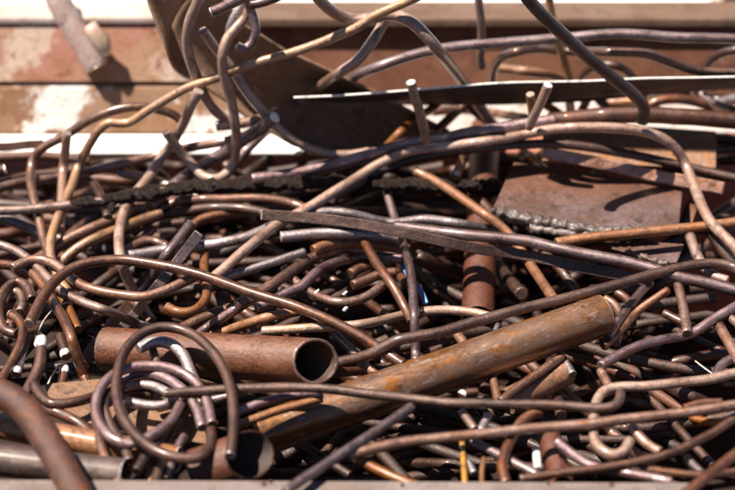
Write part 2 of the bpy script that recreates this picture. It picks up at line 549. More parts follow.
def stamp_poly(poly, hback):
    xs = [p[0] for p in poly]; ys = [p[1] for p in poly]
    for y in range(int(min(ys)), int(max(ys)) + 1):
        for x in range(int(min(xs)), int(max(xs)) + 1):
            ins = False
            for i in range(len(poly)):
                (x1, y1), (x2, y2) = poly[i][:2], poly[i - 1][:2]
                if (y1 > y) != (y2 > y) and x < (x2 - x1) * (y - y1) / (y2 - y1) + x1: ins = not ins
            if ins and 0 <= y - GY0 < GH and 0 <= x - GX0 < GW:
                GRID[y - GY0, x - GX0] = min(GRID[y - GY0, x - GX0], hback)


def plate_mesh(name, poly, thick, vec, cap=1.38, bevel=0.0008, cuts=0, rough=0.0, org=None):
    """a slab whose upper face has the given corners (x, y, h); vec is the way its thickness goes"""
    top = [P(x, y, h, cap, False) for x, y, h in poly]
    org = org or sum(top, Vector()) / len(top)
    bm = bmesh.new()
    vs = [bm.verts.new(p - org) for p in top]
    f = bm.faces.new(vs)
    r = bmesh.ops.extrude_face_region(bm, geom=[f])
    d = Vector(vec).normalized() * thick
    for e in r['geom']:
        if isinstance(e, bmesh.types.BMVert): e.co += d
    if bevel:
        bmesh.ops.bevel(bm, geom=list(bm.edges), offset=bevel, segments=2, affect='EDGES', profile=0.6)
    if cuts:
        bmesh.ops.triangulate(bm, faces=list(bm.faces))
        for _ in range(cuts):
            es = [e for e in bm.edges if e.calc_length() > 0.005]
            bmesh.ops.subdivide_edges(bm, edges=es, cuts=1, use_grid_fill=True)
        bm.normal_update()
        for v in bm.verts:
            v.co += v.normal * rough * noise.noise(v.co * 60)
    bmesh.ops.recalc_face_normals(bm, faces=bm.faces)
    me = bpy.data.meshes.new(name)
    bm.to_mesh(me); bm.free()
    return me, org


def plate(name, label, poly, thick, vec, mat, cat, hback, cap=1.38, bevel=0.0008, group=None, rough=0.0, cuts=0):
    me, org = plate_mesh(name, poly, thick, vec, cap, bevel, cuts, rough)
    o = link(name, me, mat)
    o.location = org
    tag(o, label, cat, group)
    stamp_poly(poly, hback)
    return o, org


def lumpy(name, pts3, radf, mat, parent, org, seg=16, amp=0.5, scale=120.0, seed=0.0):
    """a lumpy skin along a path (weld beads, tar)"""
    T, N, B = frames(pts3)
    V, Fc = [], []
    n = len(pts3)
    for i, p in enumerate(pts3):
        for k in range(seg):
            a = 2 * math.pi * k / seg
            d = N[i] * math.cos(a) + B[i] * math.sin(a)
            q = p + d * radf(i / (n - 1))
            f = 1 + amp * noise.noise(q * scale + Vector((seed, 0, 0))) + amp * 0.5 * noise.noise(q * scale * 2.7 + Vector((0, seed, 0)))
            V.append(p + d * radf(i / (n - 1)) * f - org)
    for i in range(n - 1):
        for k in range(seg):
            Fc.append((i * seg + k, i * seg + (k + 1) % seg, (i + 1) * seg + (k + 1) % seg, (i + 1) * seg + k))
    Fc.append(tuple(range(seg))); Fc.append(tuple((n - 1) * seg + k for k in range(seg)))
    return link(name, mesh(name, V, Fc, True), mat, parent)


def box_obj(name, lo, hi, mat, parent=None, bevel=0.002, cuts=0):
    lo, hi = Vector(lo), Vector(hi)
    c = (lo + hi) / 2
    bm = bmesh.new()
    bmesh.ops.create_cube(bm, size=1)
    for v in bm.verts:
        v.co = Vector((v.co.x * (hi.x - lo.x), v.co.y * (hi.y - lo.y), v.co.z * (hi.z - lo.z)))
    if bevel: bmesh.ops.bevel(bm, geom=list(bm.edges), offset=bevel, segments=2, affect='EDGES')
    me = bpy.data.meshes.new(name); bm.to_mesh(me); bm.free()
    o = link(name, me, mat, parent)
    o.location = c
    return o


# ------------------------------------------------------------------ the bin and what stands behind it
def flat_sheet(name, lo, hi, z, mat, kind, n=1):
    me = mesh(name, [(lo[0], lo[1], z), (hi[0], lo[1], z), (hi[0], hi[1], z), (lo[0], hi[1], z)], [(0, 1, 2, 3)], False)
    return tag(link(name, me, mat), None, None, None, kind)


flat_sheet('ground', (-40, -20), (40, 60), -0.36, 'darkened', 'structure')  # unseen ground, made dark to cut the light bounced into the heap
flat_sheet('pavement', (-6, 1.75), (6, 9), -0.355, 'ground', 'structure')

bin_ = bpy.data.objects.new('scrap_bin', None); COL.objects.link(bin_)
bin_.location = (0, 1.15, -0.34)
tag(bin_, 'steel scrap bin with grey front rim, red inner wall and white rear ledge', 'bin')


def child(o, parent=bin_):
    o.parent = parent
    o.location = Vector(o.location) - parent.location
    return o


A_, B_ = on_z(-420, 475.5, 0.012), on_z(693, 480.5, 0.012)
d_ = (B_ - A_).normalized(); q_ = Vector((d_.y, -d_.x, 0))
bm = bmesh.new()
vs = [bm.verts.new(v) for v in (A_, B_, B_ + q_ * 0.06, A_ + q_ * 0.06)]
f = bm.faces.new(vs)
r_ = bmesh.ops.extrude_face_region(bm, geom=[f])
for e in r_['geom']:
    if isinstance(e, bmesh.types.BMVert): e.co.z -= 0.045
bmesh.ops.bevel(bm, geom=list(bm.edges), offset=0.003, segments=3, affect='EDGES')
bmesh.ops.recalc_face_normals(bm, faces=bm.faces)
me = bpy.data.meshes.new('front_rim'); bm.to_mesh(me); bm.free()
child(link('front_rim', me, 'rim'))
child(box_obj('front_wall', (-0.62, 0.825, -0.34), (0.62, 0.845, -0.036), 'innerwall'))
child(box_obj('side_wall', (-0.65, 0.80, -0.34), (-0.63, 1.52, -0.07), 'innerwall'))
child(box_obj('side_wall', (0.63, 0.80, -0.34), (0.65, 1.52, -0.07), 'innerwall'))
def prism(name, x0, x1, sec, mat, parent=None, bevel=0.0012):
    """a bar of constant section (Y, z) running across the view"""
    cy, cz = sum(q[0] for q in sec) / len(sec), sum(q[1] for q in sec) / len(sec)
    cx = (x0 + x1) / 2
    bm = bmesh.new()
    f = bm.faces.new([bm.verts.new((x0 - cx, y - cy, z - cz)) for y, z in sec])
    r = bmesh.ops.extrude_face_region(bm, geom=[f])
    for e in r['geom']:
        if isinstance(e, bmesh.types.BMVert): e.co.x = x1 - cx
    bmesh.ops.bevel(bm, geom=list(bm.edges), offset=bevel, segments=2, affect='EDGES')
    bmesh.ops.recalc_face_normals(bm, faces=bm.faces)
    me = bpy.data.meshes.new(name); bm.to_mesh(me); bm.free()
    o = link(name, me, mat, parent)
    o.location = (cx, cy, cz)
    return o


child(box_obj('bin_floor', (-0.628, 0.846, -0.335), (0.628, YWALL - 0.002, -0.305), 'binfloor'))
child(box_obj('rear_wall', (-0.9, YWALL, -0.34), (0.9, YWALL + 0.012, -0.060), 'innerwall'))
XL = on_z(302, 145, -0.052).x
child(box_obj('rear_ledge', (-0.95, YWALL - 0.004, -0.058), (XL, 1.60, -0.053), 'ledge', bevel=0.001))
child(box_obj('rear_ledge', (XL + 0.001, YWALL - 0.004, -0.058), (0.95, 1.60, -0.053), 'innerwall', bevel=0.001))  # right run of the ledge: its shade is put into the darker colour

XS = on_y(238, 60, 1.565).x
lb = prism('steel_beam', -1.0, XS, [(1.5665, 0.003), (1.6025, 0.064), (1.64, 0.064), (1.64, 0.003)], 'beam')
tag(lb, 'sloping steel beam behind the bin with faded orange and pink primer', 'beam')
child(prism('top_plate', -1.0, XS - 0.001, [(1.5995, 0.0645), (1.601, 0.071), (1.642, 0.071), (1.642, 0.0645)], 'beamtop'), lb)
rb = prism('steel_beam', XS + 0.003, 1.0, [(1.567, -0.016), (1.612, 0.062), (1.64, 0.062), (1.64, -0.016)], 'beamrust')
tag(rb, 'dark rust red channel beam behind the right half of the heap', 'beam')
child(prism('top_flange', XS + 0.003, 1.0, [(1.5955, 0.0625), (1.5975, 0.071), (1.648, 0.071), (1.648, 0.0625)], 'flange'), rb)
XP = on_y(300, 110, 1.565).x
pk = prism('low_plank', -1.0, XP, [(1.537, -0.0515), (1.5635, -0.0025), (1.60, -0.0025), (1.60, -0.0515)], 'plank')
tag(pk, 'low rusty plank with flaking white paint under the pale left beam', 'plank')
pk = prism('low_plank', XP + 0.003, 1.0, [(1.538, -0.0515), (1.5555, -0.0185), (1.60, -0.0185), (1.60, -0.0515)], 'plankwhite')
tag(pk, 'low white painted plank under the rust red channel beam', 'plank')
wp = box_obj('wooden_post', (on_y(722, 3, 2.0).x, 2.0, -0.355), (on_y(722, 3, 2.0).x + 0.1, 2.08, 0.5), M['plank'])
wp.data.materials.clear(); wp.data.materials.append(M['tan'])
tag(wp, 'brown post in the bright background at the top right corner', 'post')

# leaning post on the left beam and the crust beside it
rod('leaning_post', 'thick round rusty post leaning on the pale beam, its lower end broken off', [(38, -40), (66, 14), (97, 66)], 25, 'post', cap=1.557, hs=[-62, -36, -11], free=True, ends='b', cat='post', group='', lump=0.05, end_mat='mortar', jag=0.25)
pl = [P(x, y, (y - 56) * 0.45, 1.565, False) for x, y in ((90, 24), (95, 31), (100, 39), (104, 48), (106, 56))]
o_ = sum(pl, Vector()) / 5
cr = lumpy('rust_crust', pl, lambda s: 0.0068 * (0.55 + 0.9 * math.sin(math.pi * min(1, s * 0.8 + 0.15))), 'mortar', None, o_, 12, 0.45, 90)
cr.location = o_
tag(cr, 'curled crust of rust lifting off the beam beside the leaning post', 'rust crust')

# sawn-open pipe lying against the beam
rows = [((215, -12), (192, 80), 33), ((246, 25), (225, 101), 28), ((286, 49), (255, 124), 20), ((335, 71), (292, 146), 12), ((385, 96), (340, 160), 6), ((450, 130), (420, 166), 0)]


def shell_mesh(rows, sign, h0=-52, nv=26, nu=7, cap=1.39, dep=0.95):
    V, Fc = [], []
    full = []
    for (U0, L0, b0), (U1, L1, b1) in zip(rows[:-1], rows[1:]):
        for k in range(nu):
            s = k / nu
            full.append((np.array(U0) * (1 - s) + np.array(U1) * s, np.array(L0) * (1 - s) + np.array(L1) * s, b0 * (1 - s) + b1 * s))
    full.append((np.array(rows[-1][0], float), np.array(rows[-1][1], float), rows[-1][2]))
    for U_, L_, b_ in full:
        mid, half = (U_ + L_) / 2, (U_ - L_) / 2
        ln = np.linalg.norm(half)
        ax = np.array([half[1], -half[0]]) / ln
        if ax[0] < 0: ax = -ax
        for j in range(nv + 1):
            a = math.pi * j / nv
            v_, w_ = math.cos(a), math.sin(a)
            q = mid + half * v_ - ax * b_ * w_
            p = P(q[0], q[1], h0 + sign * ln * dep * w_, cap, False)
            p += Vector((0, 0.3, -0.9)) * 0.0016 * noise.noise(p * 35)
            V.append(p)
    nr = len(full)
    for i in range(nr - 1):
        for j in range(nv):
            a = i * (nv + 1) + j
            Fc.append((a, a + 1, a + nv + 2, a + nv + 1))
    return V, Fc


def shell_obj(name, rows, sign, mat, parent=None, org=None):
    V, Fc = shell_mesh(rows, sign)
    org = org or sum(V, Vector()) / len(V)
    bm = bmesh.new()
    vv = [bm.verts.new(v - org) for v in V]
    for f in Fc: bm.faces.new([vv[i] for i in f])
    bmesh.ops.recalc_face_normals(bm, faces=bm.faces)
    bmesh.ops.solidify(bm, geom=list(bm.faces), thickness=0.0035)
    me = bpy.data.meshes.new(name); bm.to_mesh(me); bm.free()
    for p in me.polygons: p.use_smooth = True
    o = link(name, me, mat, parent)
    return o, org


so, org = shell_obj('cut_pipe', rows, -1, 'shell')
so.location = org
tag(so, 'wide brown pipe sawn open lengthwise into a trough, lying against the beam', 'pipe', 'scrap pipes in the bin')
sh = np.array([-22, -58])
shell_obj('pipe_collar', [(tuple(np.array(rows[0][0]) + sh), tuple(np.array(rows[0][1]) + sh), 33), rows[0]], 1, 'plate', so, org)

# dark thin strip; its sheared upper edge is whitened, sunlit brightness in the colour
up = [(294, 98.5), (330, 97), (375, 94), (441, 88.5), (500, 84), (588, 82), (640, 79.5), (700, 78.5), (770, 77)]
lw = [(770, 88), (700, 91), (640, 96), (588, 102), (500, 105), (420, 105.5), (340, 103)]
st, org = plate('metal_strip', 'long thin dark metal strip tapering to a point, bright along its sheared upper edge', [(x, y, 10) for x, y in up] + [(x, y, -50) for x, y in lw], 0.0018, (0, 0.5, 0.6), 'blade', 'strip', -60, cap=1.425, bevel=0.0004)
pts3 = [P(x, y - 1.0, 11.5, 1.425) for x, y, _ in catmull([(x, y, 0) for x, y in up], 4)]
link('sheared_edge', (lambda m_o: m_o[0])(tube_mesh('sheared_edge', pts3, 0.0011, 'round', 8)), 'white', st).location = sum(pts3, Vector()) / len(pts3) - org
GRID[:, :] = 1e6     # rods in front of the strip are laid first

# ------------------------------------------------------------------ rods, from the top of the heap downwards
R_ = rod
# very near and topmost
R_('thick_bar', 'very thick rusty bar leaning over the front rim at the lower left, out of focus', [(-22, 384), (2, 394), (20, 405), (36, 424), (50, 446), (64, 470), (76, 492), (88, 516), (98, 540)], 31, 'bigrust', 62, free=True, cat='bar', lump=0.06)
R_('bent_rod', 'rod bent into a large open ring in front of the red pipe at lower left', [(230, 456), (233, 430), (233, 402), (227, 376), (213, 352), (192, 334), (165, 327), (142, 334), (126, 350), (118, 372), (117, 398), (127, 425), (150, 447), (178, 458), (200, 457), (211, 446), (211, 430)], 11, 'dark', hs=[30, 33, 36, 38, 40, 41, 42, 42, 41, 40, 38, 36, 33, 31, 28, 24, 20], free=True, ends='a')
R_('straight_rod', 'very dark thick rod slanting down from the top edge, tip resting on the purple rod', [(515, -22), (529, 0), (556, 28), (588, 57), (618, 82), (636, 97), (644, 108), (642, 122)], 13, 'dark', hs=[75, 68, 58, 48, 40, 36, 34, 33], free=True, ends='b')
R_('straight_rod', 'dark rod slanting past the right end of the grey front rim', [(750, 444), (735, 454), (716, 469), (696, 485), (676, 502)], 11, 'brown', hs=[34, 36, 38, 40, 42], free=True)
R_('straight_rod', 'short straight grey rod with yellow patches rising from the front rim, cut end up', [(412, 407), (390, 422), (354, 446), (324, 466), (300, 481), (285, 492)], 10.5, 'violet', hs=[26, 28, 32, 36, 40, 42], free=True, ends='a', end_mat='dark')
R_('long_rod', 'long grey brown rod crossing the lower right just above the front rim', [(752, 403), (735, 405), (688, 412), (638, 418), (588, 424), (541, 428), (501, 432), (461, 436), (425, 440), (394, 444), (370, 449), (350, 455)], 11, 'pink', 24, ends='b', lump=0.05)
R_('long_rod', 'long brown rod running from the coil to a small upturned hook at lower right', [(165, 394), (200, 391), (240, 389), (291, 387), (330, 389), (352, 392), (410, 399), (450, 403), (490, 404), (553, 405), (594, 408), (611, 407), (619, 402), (621, 393)], 10, 'brown', 20, ends='b')
R_('hooked_rod', 'pale rod at right whose left end curls into a deep hook under the long rods', [(748, 370), (735, 373), (710, 379), (676, 383), (645, 386), (618, 387), (604, 391), (597, 400), (594, 414), (593, 430), (595, 442), (602, 450), (612, 455), (624, 451), (630, 440)], 10.5, 'pale', 10)
# top left loops
R_('rod_stub', 'short thick grey bar with a bright cut end at the top edge beside the loop', [(212, 12), (228, 5), (244, -3), (262, -12)], 11, 'violet', 34, ends='a', end_mat='cut')
R_('rod_stub', 'dark rod end poking in along the top edge right of the loop', [(250, 5), (264, 2), (284, -6)], 9, 'dark', 20)
R_('hooked_rod', 'small grey hook dangling at the top edge, its blunt tip curled left', [(246, -14), (248, 0), (252, 12), (255, 24), (255, 35), (251, 44), (244, 49), (237, 46)], 10, 'violet', 28, ends='b', end_mat='violet')
R_('hooked_rod', 'pale rod looping from the top edge down into a U shaped hook', [(256, -12), (252, 4), (246, 17), (237, 27), (228, 38), (223, 52), (223, 70), (227, 86), (231, 98), (234, 115), (236, 135), (236, 150), (233, 164), (226, 174), (217, 179), (205, 177), (191, 164), (178, 148), (166, 133)], 10, 'pale', hs=[22] * 12 + [16, 8, 4, 0, 0, 2, 6], ends='b')
R_('bent_rod', 'thin pale strand of the loop beside the hook at the top edge', [(250, -12), (243, 4), (235, 15), (230, 27), (229, 38), (226, 48)], 9, 'silver', 12)
R_('rod_stub', 'straight rod with a whitish cut top standing in front of the dark strip', [(411, 82), (414, 95), (418, 108), (422, 122), (427, 142)], 9.5, 'pale', hs=[34, 32, 30, 26, 18], ends='a', free=True, end_mat='cut')
R_('rod_stub', 'short pale rod standing in front of the right part of the dark strip', [(548, 85), (541, 101), (534, 116), (529, 128)], 9.5, 'pale', hs=[34, 32, 28, 20], ends='a', free=True, end_mat='cut')
R_('rod_stub', 'tan stub half hidden behind the short pale rod at the strip', [(530, 94), (531, 104), (533, 118)], 8.5, 'tan', hs=[24, 22, 18], free=True, ends='a')
# long rods of the middle
R_('flat_bar', 'dark brown bar with a square cut left end crossing the centre of the heap', [(262, 215), (294, 217), (324, 219), (354, 223), (384, 229), (414, 235), (445, 242), (480, 249), (512, 253), (548, 260), (590, 269), (625, 276), (652, 282)], 11.5, 'dark', hs=[26, 26, 26, 25, 24, 18, 8, -6, -16, -18, -18, -18, -18], kind='square', ends='a', jag=0.04, free=True)
R_('bent_rod', 'smooth brown rod arching from lower left loops to the yellow pipe', [(29, 324), (35, 312), (44, 295), (58, 278), (76, 266), (97, 261), (122, 260), (147, 263), (170, 267), (197, 274), (230, 285), (262, 296), (294, 306), (324, 318), (354, 333), (378, 348), (404, 365)], 11, 'brown', hs=[26] * 13 + [22, 14, 4, -10], ends='a', end_mat='pink')
R_('long_rod', 'longest pinkish rod arching over the heap from centre left to the right edge', [(746, 262), (735, 247), (724, 236), (712, 224), (704, 210), (698, 196), (692, 180), (684, 161), (674, 147), (660, 137), (642, 131), (618, 128), (588, 127), (561, 128), (541, 131), (521, 135), (495, 140), (467, 144), (441, 147), (414, 150), (394, 157), (374, 167), (352, 181), (330, 194), (305, 210), (275, 226), (255, 242), (238, 256), (224, 269), (212, 279)], 10.5, 'pale', 26)
R_('long_rod', 'dark purple rod running from the red pipe mouth up to the right edge', [(746, 276), (735, 268), (717, 264), (695, 265), (668, 270), (640, 278), (610, 287), (570, 297), (530, 307), (500, 315), (470, 323), (441, 332), (414, 337), (395, 341), (380, 349), (364, 356), (345, 361), (326, 366)], 11, 'dark', hs=[22] * 13 + [16, 2, -14, -34, -52], free=True)
R_('long_rod', 'thick rod with bright upper side passing just below the welded slab', [(395, 226), (424, 230), (455, 234), (490, 237), (530, 242), (561, 249), (590, 255), (620, 261), (650, 268), (680, 277), (710, 284), (746, 293)], 12, 'violet', hs=[-8, 0, 8, 12, 14, 14, 14, 14, 14, 12, 10, 10], free=True, lump=0.05)
R_('long_rod', 'purple rod running beside the longest pinkish rod above the slab', [(252, 179), (280, 175), (306, 171), (334, 165), (364, 156), (394, 147), (418, 141), (441, 139), (471, 133), (501, 128), (531, 123), (556, 120)], 12, 'violet', hs=[10] * 8 + [14] * 4)
R_('thick_bar', 'thick dark bar lying along the top of the rusty plate at right', [(548, 121), (588, 117), (618, 115), (650, 115), (690, 117), (750, 122)], 17, 'dark', 4, cat='bar')
R_('long_rod', 'dark rod under the longest pinkish rod, its left end cut and pale', [(331, 199), (354, 185), (374, 174), (394, 165), (414, 158), (441, 153), (470, 149), (501, 146), (530, 144), (560, 144), (590, 147), (618, 152), (648, 158), (678, 165), (708, 172), (748, 181)], 9.5, 'dark', 10, ends='a', end_mat='cut')
R_('flat_bar', 'flat brown bar lying along the top edge of the welded slab', [(542, 152), (588, 161), (640, 172), (724, 189)], 13, 'pink', 10, kind='square', cat='bar', jag=0.03)
R_('straight_rod', 'orange rod lying across the weld at the bottom of the slab', [(556, 243), (588, 238), (618, 235), (648, 232), (678, 229), (708, 226), (750, 221)], 10.5, 'orange', 10, ends='a', end_mat='orange')
R_('straight_rod', 'orange tan rod slanting down from the tar coated rod to the yellow pipe', [(415, 171), (435, 181), (455, 194), (475, 208), (495, 222), (510, 235), (523, 253), (534, 270), (546, 288), (560, 308)], 10, 'orange', 6, ends='a')
R_('bent_rod', 'wavy pale lilac rod just above the dark brown centre bar', [(300, 215), (320, 212), (342, 212), (360, 216), (378, 221), (394, 223), (410, 221), (426, 219), (444, 221), (471, 226), (497, 231), (515, 238)], 10, 'silver', 6)
R_('straight_rod', 'bright silver rod just below the dark brown centre bar', [(281, 237), (308, 234), (330, 233), (349, 233), (376, 235), (400, 238)], 11, 'silver', 6, ends='a')

# lower left coil
R_('bent_rod', 'lilac grey loop of the coil inside the large ring', [(212, 425), (207, 403), (197, 384), (178, 371), (157, 366), (134, 367), (112, 376), (99, 392), (96, 413), (106, 433), (127, 444), (152, 436), (172, 420), (181, 404)], 11, 'violet', hs=[10, 12, 16, 18, 20, 22, 22, 22, 22, 20, 18, 14, 10, 6])
R_('bent_rod', 'dark inner strand running down the left inside of the coil', [(124, 384), (110, 392), (104, 404), (107, 418), (114, 432), (124, 446), (130, 462)], 10, 'dark', 8)
R_('bent_rod', 'grey inner strand arching across the coil under the lilac loop', [(114, 384), (128, 376), (146, 373), (166, 378), (184, 391), (196, 408), (202, 428)], 10.5, 'violet', 8)
R_('bent_rod', 'dark strand curving out of the middle of the coil toward the rim', [(188, 398), (180, 410), (170, 424), (160, 440), (146, 456), (136, 472)], 11, 'dark', 4)
R_('bent_rod', 'small bent link lying in the middle of the coil', [(124, 387), (146, 385), (163, 390), (173, 398), (164, 405), (144, 405), (126, 401)], 10, 'silver', 4)
R_('straight_rod', 'pale rod leaving the coil to the right under the large ring', [(156, 408), (180, 402), (200, 402), (222, 398), (248, 391)], 10, 'violet', 0)
R_('bent_rod', 'lilac arc lying on the red pipe behind the large ring', [(138, 349), (155, 342), (171, 344), (183, 355), (190, 371), (197, 388)], 12, 'silver', hs=[12, 16, 16, 12, 8, 2])
R_('rod_stub', 'stub with a shiny rounded tip standing up inside the ring', [(152, 346), (155, 356), (158, 368)], 9, 'tube', 14, ends='a', end_mat='silver', jag=0.02)
R_('bent_rod', 'dark rod running from behind the thick bar into the coil', [(34, 384), (40, 396), (50, 404), (64, 404), (80, 401), (100, 395), (125, 391), (152, 394)], 10.5, 'dark', 4)
R_('bent_rod', 'brown upright rod bending down the left of the coil to the front rim', [(95, 396), (96, 416), (99, 436), (105, 457), (115, 475), (122, 488)], 10.5, 'brown', 2)
R_('straight_rod', 'dark slanting rod below the coil', [(180, 420), (169, 440), (159, 470), (154, 486)], 10.5, 'dark', -4)
R_('rod_stub', 'short grey rod going down behind the rim under the ring', [(184, 436), (174, 456), (168, 480)], 9.5, 'violet', -8)
R_('rod_stub', 'short yellowish rod going down behind the rim left of the grey one', [(160, 446), (153, 464), (149, 484)], 9.5, 'tan', -10)
R_('bent_rod', 'dark bent rod crossing the orange pipe beside the thick bar', [(44, 407), (60, 414), (78, 423), (92, 436), (104, 454), (124, 474)], 11.5, 'dark', -4)
R_('straight_rod', 'thin orange rod passing between the red pipe and the pipe with black mouth', [(234, 427), (255, 419), (280, 410), (322, 399)], 8.5, 'orange', 0)
R_('straight_rod', 'grey rod with bright top beside the thin orange rod', [(238, 412), (262, 403), (292, 396), (320, 392)], 9.5, 'violet', -4)
# pipes (fixed places) and the slab
pipe('steel_pipe', 'red rusty pipe at left with its open mouth facing right', (106, 349), (316, 361.5), 45, -62, 4, 'pipe', 0.13, None, 0.62, rim=(False, True), rim_mat='pink')
pipe('steel_pipe', 'long pipe with yellow rust scale slanting through the lower middle', (255, 437), (603, 315), 43, -58, -2, 'pipeyellow', 0.10, None, -0.1, rim=(False, True), rim_mat='tan')
pipe('steel_pipe', 'short pipe with black open mouth behind the front rim at lower left', (196, 474), (250, 455), 50, -24, 2, 'red', 0.12, None, 0.8, rim=(False, True), rim_mat='dark')

slab_poly = [(514, 162, -6), (600, 174, -6), (683, 186, -6), (679, 226, -2), (640, 229, -2), (588, 226, -2), (540, 216, -2), (492, 210, -2)]
sl, sorg = plate('steel_slab', 'thick rusty steel slab with a lumpy weld along its lower edge', slab_poly, 0.022, (0.05, 0.55, -0.8), 'slab', 'slab', -40, bevel=0.0012)
wpts = [P(x, y, -4, 1.38, False) for x, y, _ in catmull([(493, 212, 0), (520, 218, 0), (553, 224, 0), (588, 230, 0), (625, 231, 0), (652, 230, 0)], 1.6)]
lumpy('weld_bead', wpts, lambda s: 0.0075 * (1 - 0.4 * s) * (0.95 + 0.10 * math.sin(s * 95 + 2.2 * math.sin(s * 17))), 'weld', sl, sorg, 24, 0.42, 170, 3.0)
wpts = [P(x, y, -12, 1.38, False) for x, y, _ in catmull([(530, 228, 0), (555, 232, 0), (585, 236, 0), (606, 238, 0)], 1.6)]
lumpy('weld_bead', wpts, lambda s: 0.0042, 'weld', sl, sorg, 14, 0.6, 230, 8.0)
p2, org = plate('steel_plate', 'torch cut plate corner with ragged edge sticking out under the welded slab', [(596, 238, -34), (684, 244, -30), (682, 250, -30), (677, 262, -30), (664, 264, -30), (650, 260, -30), (628, 253, -30), (610, 248, -32)], 0.012, (0, 0.55, -0.8), 'slab', 'plate', -60, bevel=0.0008)
wpts = [P(x, y, -31, 1.38, False) for x, y, _ in catmull([(626, 252, 0), (640, 256, 0), (655, 261, 0), (668, 264, 0)], 1.4)]
lumpy('ragged_edge', wpts, lambda s: 0.0032, 'weld', p2, org, 12, 0.7, 260, 5.0)
plate('steel_plate', 'rectangular rusty plate with yellow bloom standing behind the slab', [(543, 119, -72), (630, 125, -72), (716, 131, -72), (716, 169, -10), (543, 160, -10)], 0.007, (0, 0.6, -0.8), 'plate', 'plate', -60, bevel=0.0008)
plate('metal_shard', 'small triangular pale shard right of the welded slab', [(690, 202, -30), (698, 205, -30), (691, 226, -34)], 0.002, (0, 0.8, -0.5), 'pink', 'shard', -50, bevel=0.0)

# stamp the strip again: everything from here on lies behind it
stamp_poly([(x, y) for x, y in up] + [(x, y) for x, y in lw], -96)

# left: crossing rods
tar_o, tar_c, tar_p, tar_r, tar_org = R_('tarred_rod', 'long rod whose middle is caked in lumpy black tar', [(-12, 211), (10, 210), (30, 209), (60, 206), (85, 203), (112, 199), (147, 193), (187, 188), (227, 185), (267, 183), (300, 183), (330, 183), (384, 184), (441, 186), (500, 187)], 9, 'pink', 10)
tc_ = [(c, p) for c, p in zip(tar_c, tar_p) if 70 < c[0] < 498]
fine_ = []
for (c0, p0), (c1, p1) in zip(tc_[:-1], tc_[1:]):
    fine_ += [p0, (p0 + p1) / 2]
lumpy('tar_coating', fine_, lambda s: 0.0076 * (0.6 + 3.0 * min(s, 0.14)) * (1 + 0.18 * math.sin(s * 61) * math.sin(s * 23)), 'tar', tar_o, tar_org, 22, 0.42, 120, 2.0)
for c, p in tc_: grid_stamp(c[0], c[1], c[2], 8.5)
near = min(tc_, key=lambda q: abs(q[0][0] - 111))
dp = [near[1] + UP * -k + FWD * -0.003 for k in (0.003, 0.007, 0.011, 0.015)]
lumpy('tar_drip', dp, lambda s: 0.0036, 'tar', tar_o, tar_org, 10, 0.5, 200, 6.0)
R_('straight_rod', 'thick purple grey rod rising to a cut end below the sawn open pipe', [(275, 117), (259, 129), (231, 148), (203, 166), (183, 178), (168, 190), (150, 206)], 12.5, 'violet', hs=[18, 16, 12, 8, 2, -6, -16], ends='a', lump=0.05, end_mat='cut')
R_('bent_rod', 'pinkish rod humped behind the arch near the left edge, running right', [(12, 268), (20, 264), (30, 260), (43, 260), (56, 265), (68, 275), (80, 284), (100, 291), (122, 295), (143, 297), (163, 291), (185, 281), (204, 272)], 10, 'pink', 4)
R_('straight_rod', 'pinkish rod slanting right from the left edge under the arches', [(-12, 242), (10, 248), (26, 257), (40, 270), (60, 290), (85, 303), (110, 312), (140, 325), (166, 334)], 9.5, 'pink', -4)
R_('square_bar', 'straight grey square bar with a cut upper end slanting over the left middle', [(197, 236), (177, 262), (155, 290), (135, 314), (116, 335)], 11, 'violet', 6, kind='square', ends='a', cat='bar', jag=0.04, end_mat='cut')
R_('straight_rod', 'purple rod rising steeply from under the tar to a cut tip', [(199, 91), (191, 107), (183, 124), (172, 143), (160, 160), (150, 176), (140, 188), (128, 203), (121, 221), (119, 240), (121, 258), (126, 275), (134, 293), (142, 308), (152, 322)], 10.5, 'pale', hs=[20, 18, 14, 10, 6, 2, -4, -4, -2, -2, -2, -4, -8, -10, -12], ends='a')
R_('long_rod', 'long tan rod kinked at left and climbing to the top edge', [(68, 292), (58, 276), (52, 262), (50, 245), (56, 221), (65, 200), (73, 183), (80, 163), (92, 140), (101, 127), (109, 122), (119, 123), (130, 122), (146, 112), (170, 97), (190, 87), (218, 78), (240, 68), (262, 61), (284, 55), (312, 46), (335, 37), (356, 28), (376, 15), (394, 7), (416, -3), (440, -14)], 9.5, 'tan', hs=[-4] * 2 + [0] * 5 + [8] * 20)
R_('rod_stub', 'upright rod with a cut top standing left of the kinked tan rod', [(67, 133), (65, 150), (63, 168), (62, 190), (61, 212), (60, 230)], 9.5, 'pale', 4, ends='a')
R_('bent_rod', 'brown rod bending over from the far left behind the upright rod to the plank', [(56, 272), (50, 257), (44, 240), (38, 215), (33, 196), (31, 178), (34, 157), (45, 146), (65, 136), (85, 123), (103, 114), (120, 109), (137, 107), (155, 109), (172, 114), (184, 123)], 9.5, 'brown', 2)
R_('long_rod', 'brown rod rising from the left edge to the white ledge', [(-12, 192), (0, 188), (20, 183), (58, 177), (85, 172), (110, 166), (147, 158), (180, 150), (227, 141), (250, 135)], 9.5, 'brown', 0)
R_('long_rod', 'dark rod lying just above the brown rod at the left edge', [(-12, 187), (5, 182), (25, 176), (55, 172), (78, 168)], 8, 'dark', -4)
R_('rod_stub', 'short tan rod with a frayed pale broken end above the tar', [(119, 172), (132, 175), (147, 179), (172, 186)], 9.5, 'tan', 2, ends='a', jag=0.6, end_mat='cut')
R_('rod_stub', 'broken whitish rod end poking in at the left edge', [(-14, 173), (-4, 171), (5, 169)], 11, 'dark', 4, ends='b', jag=0.5, end_mat='cut')
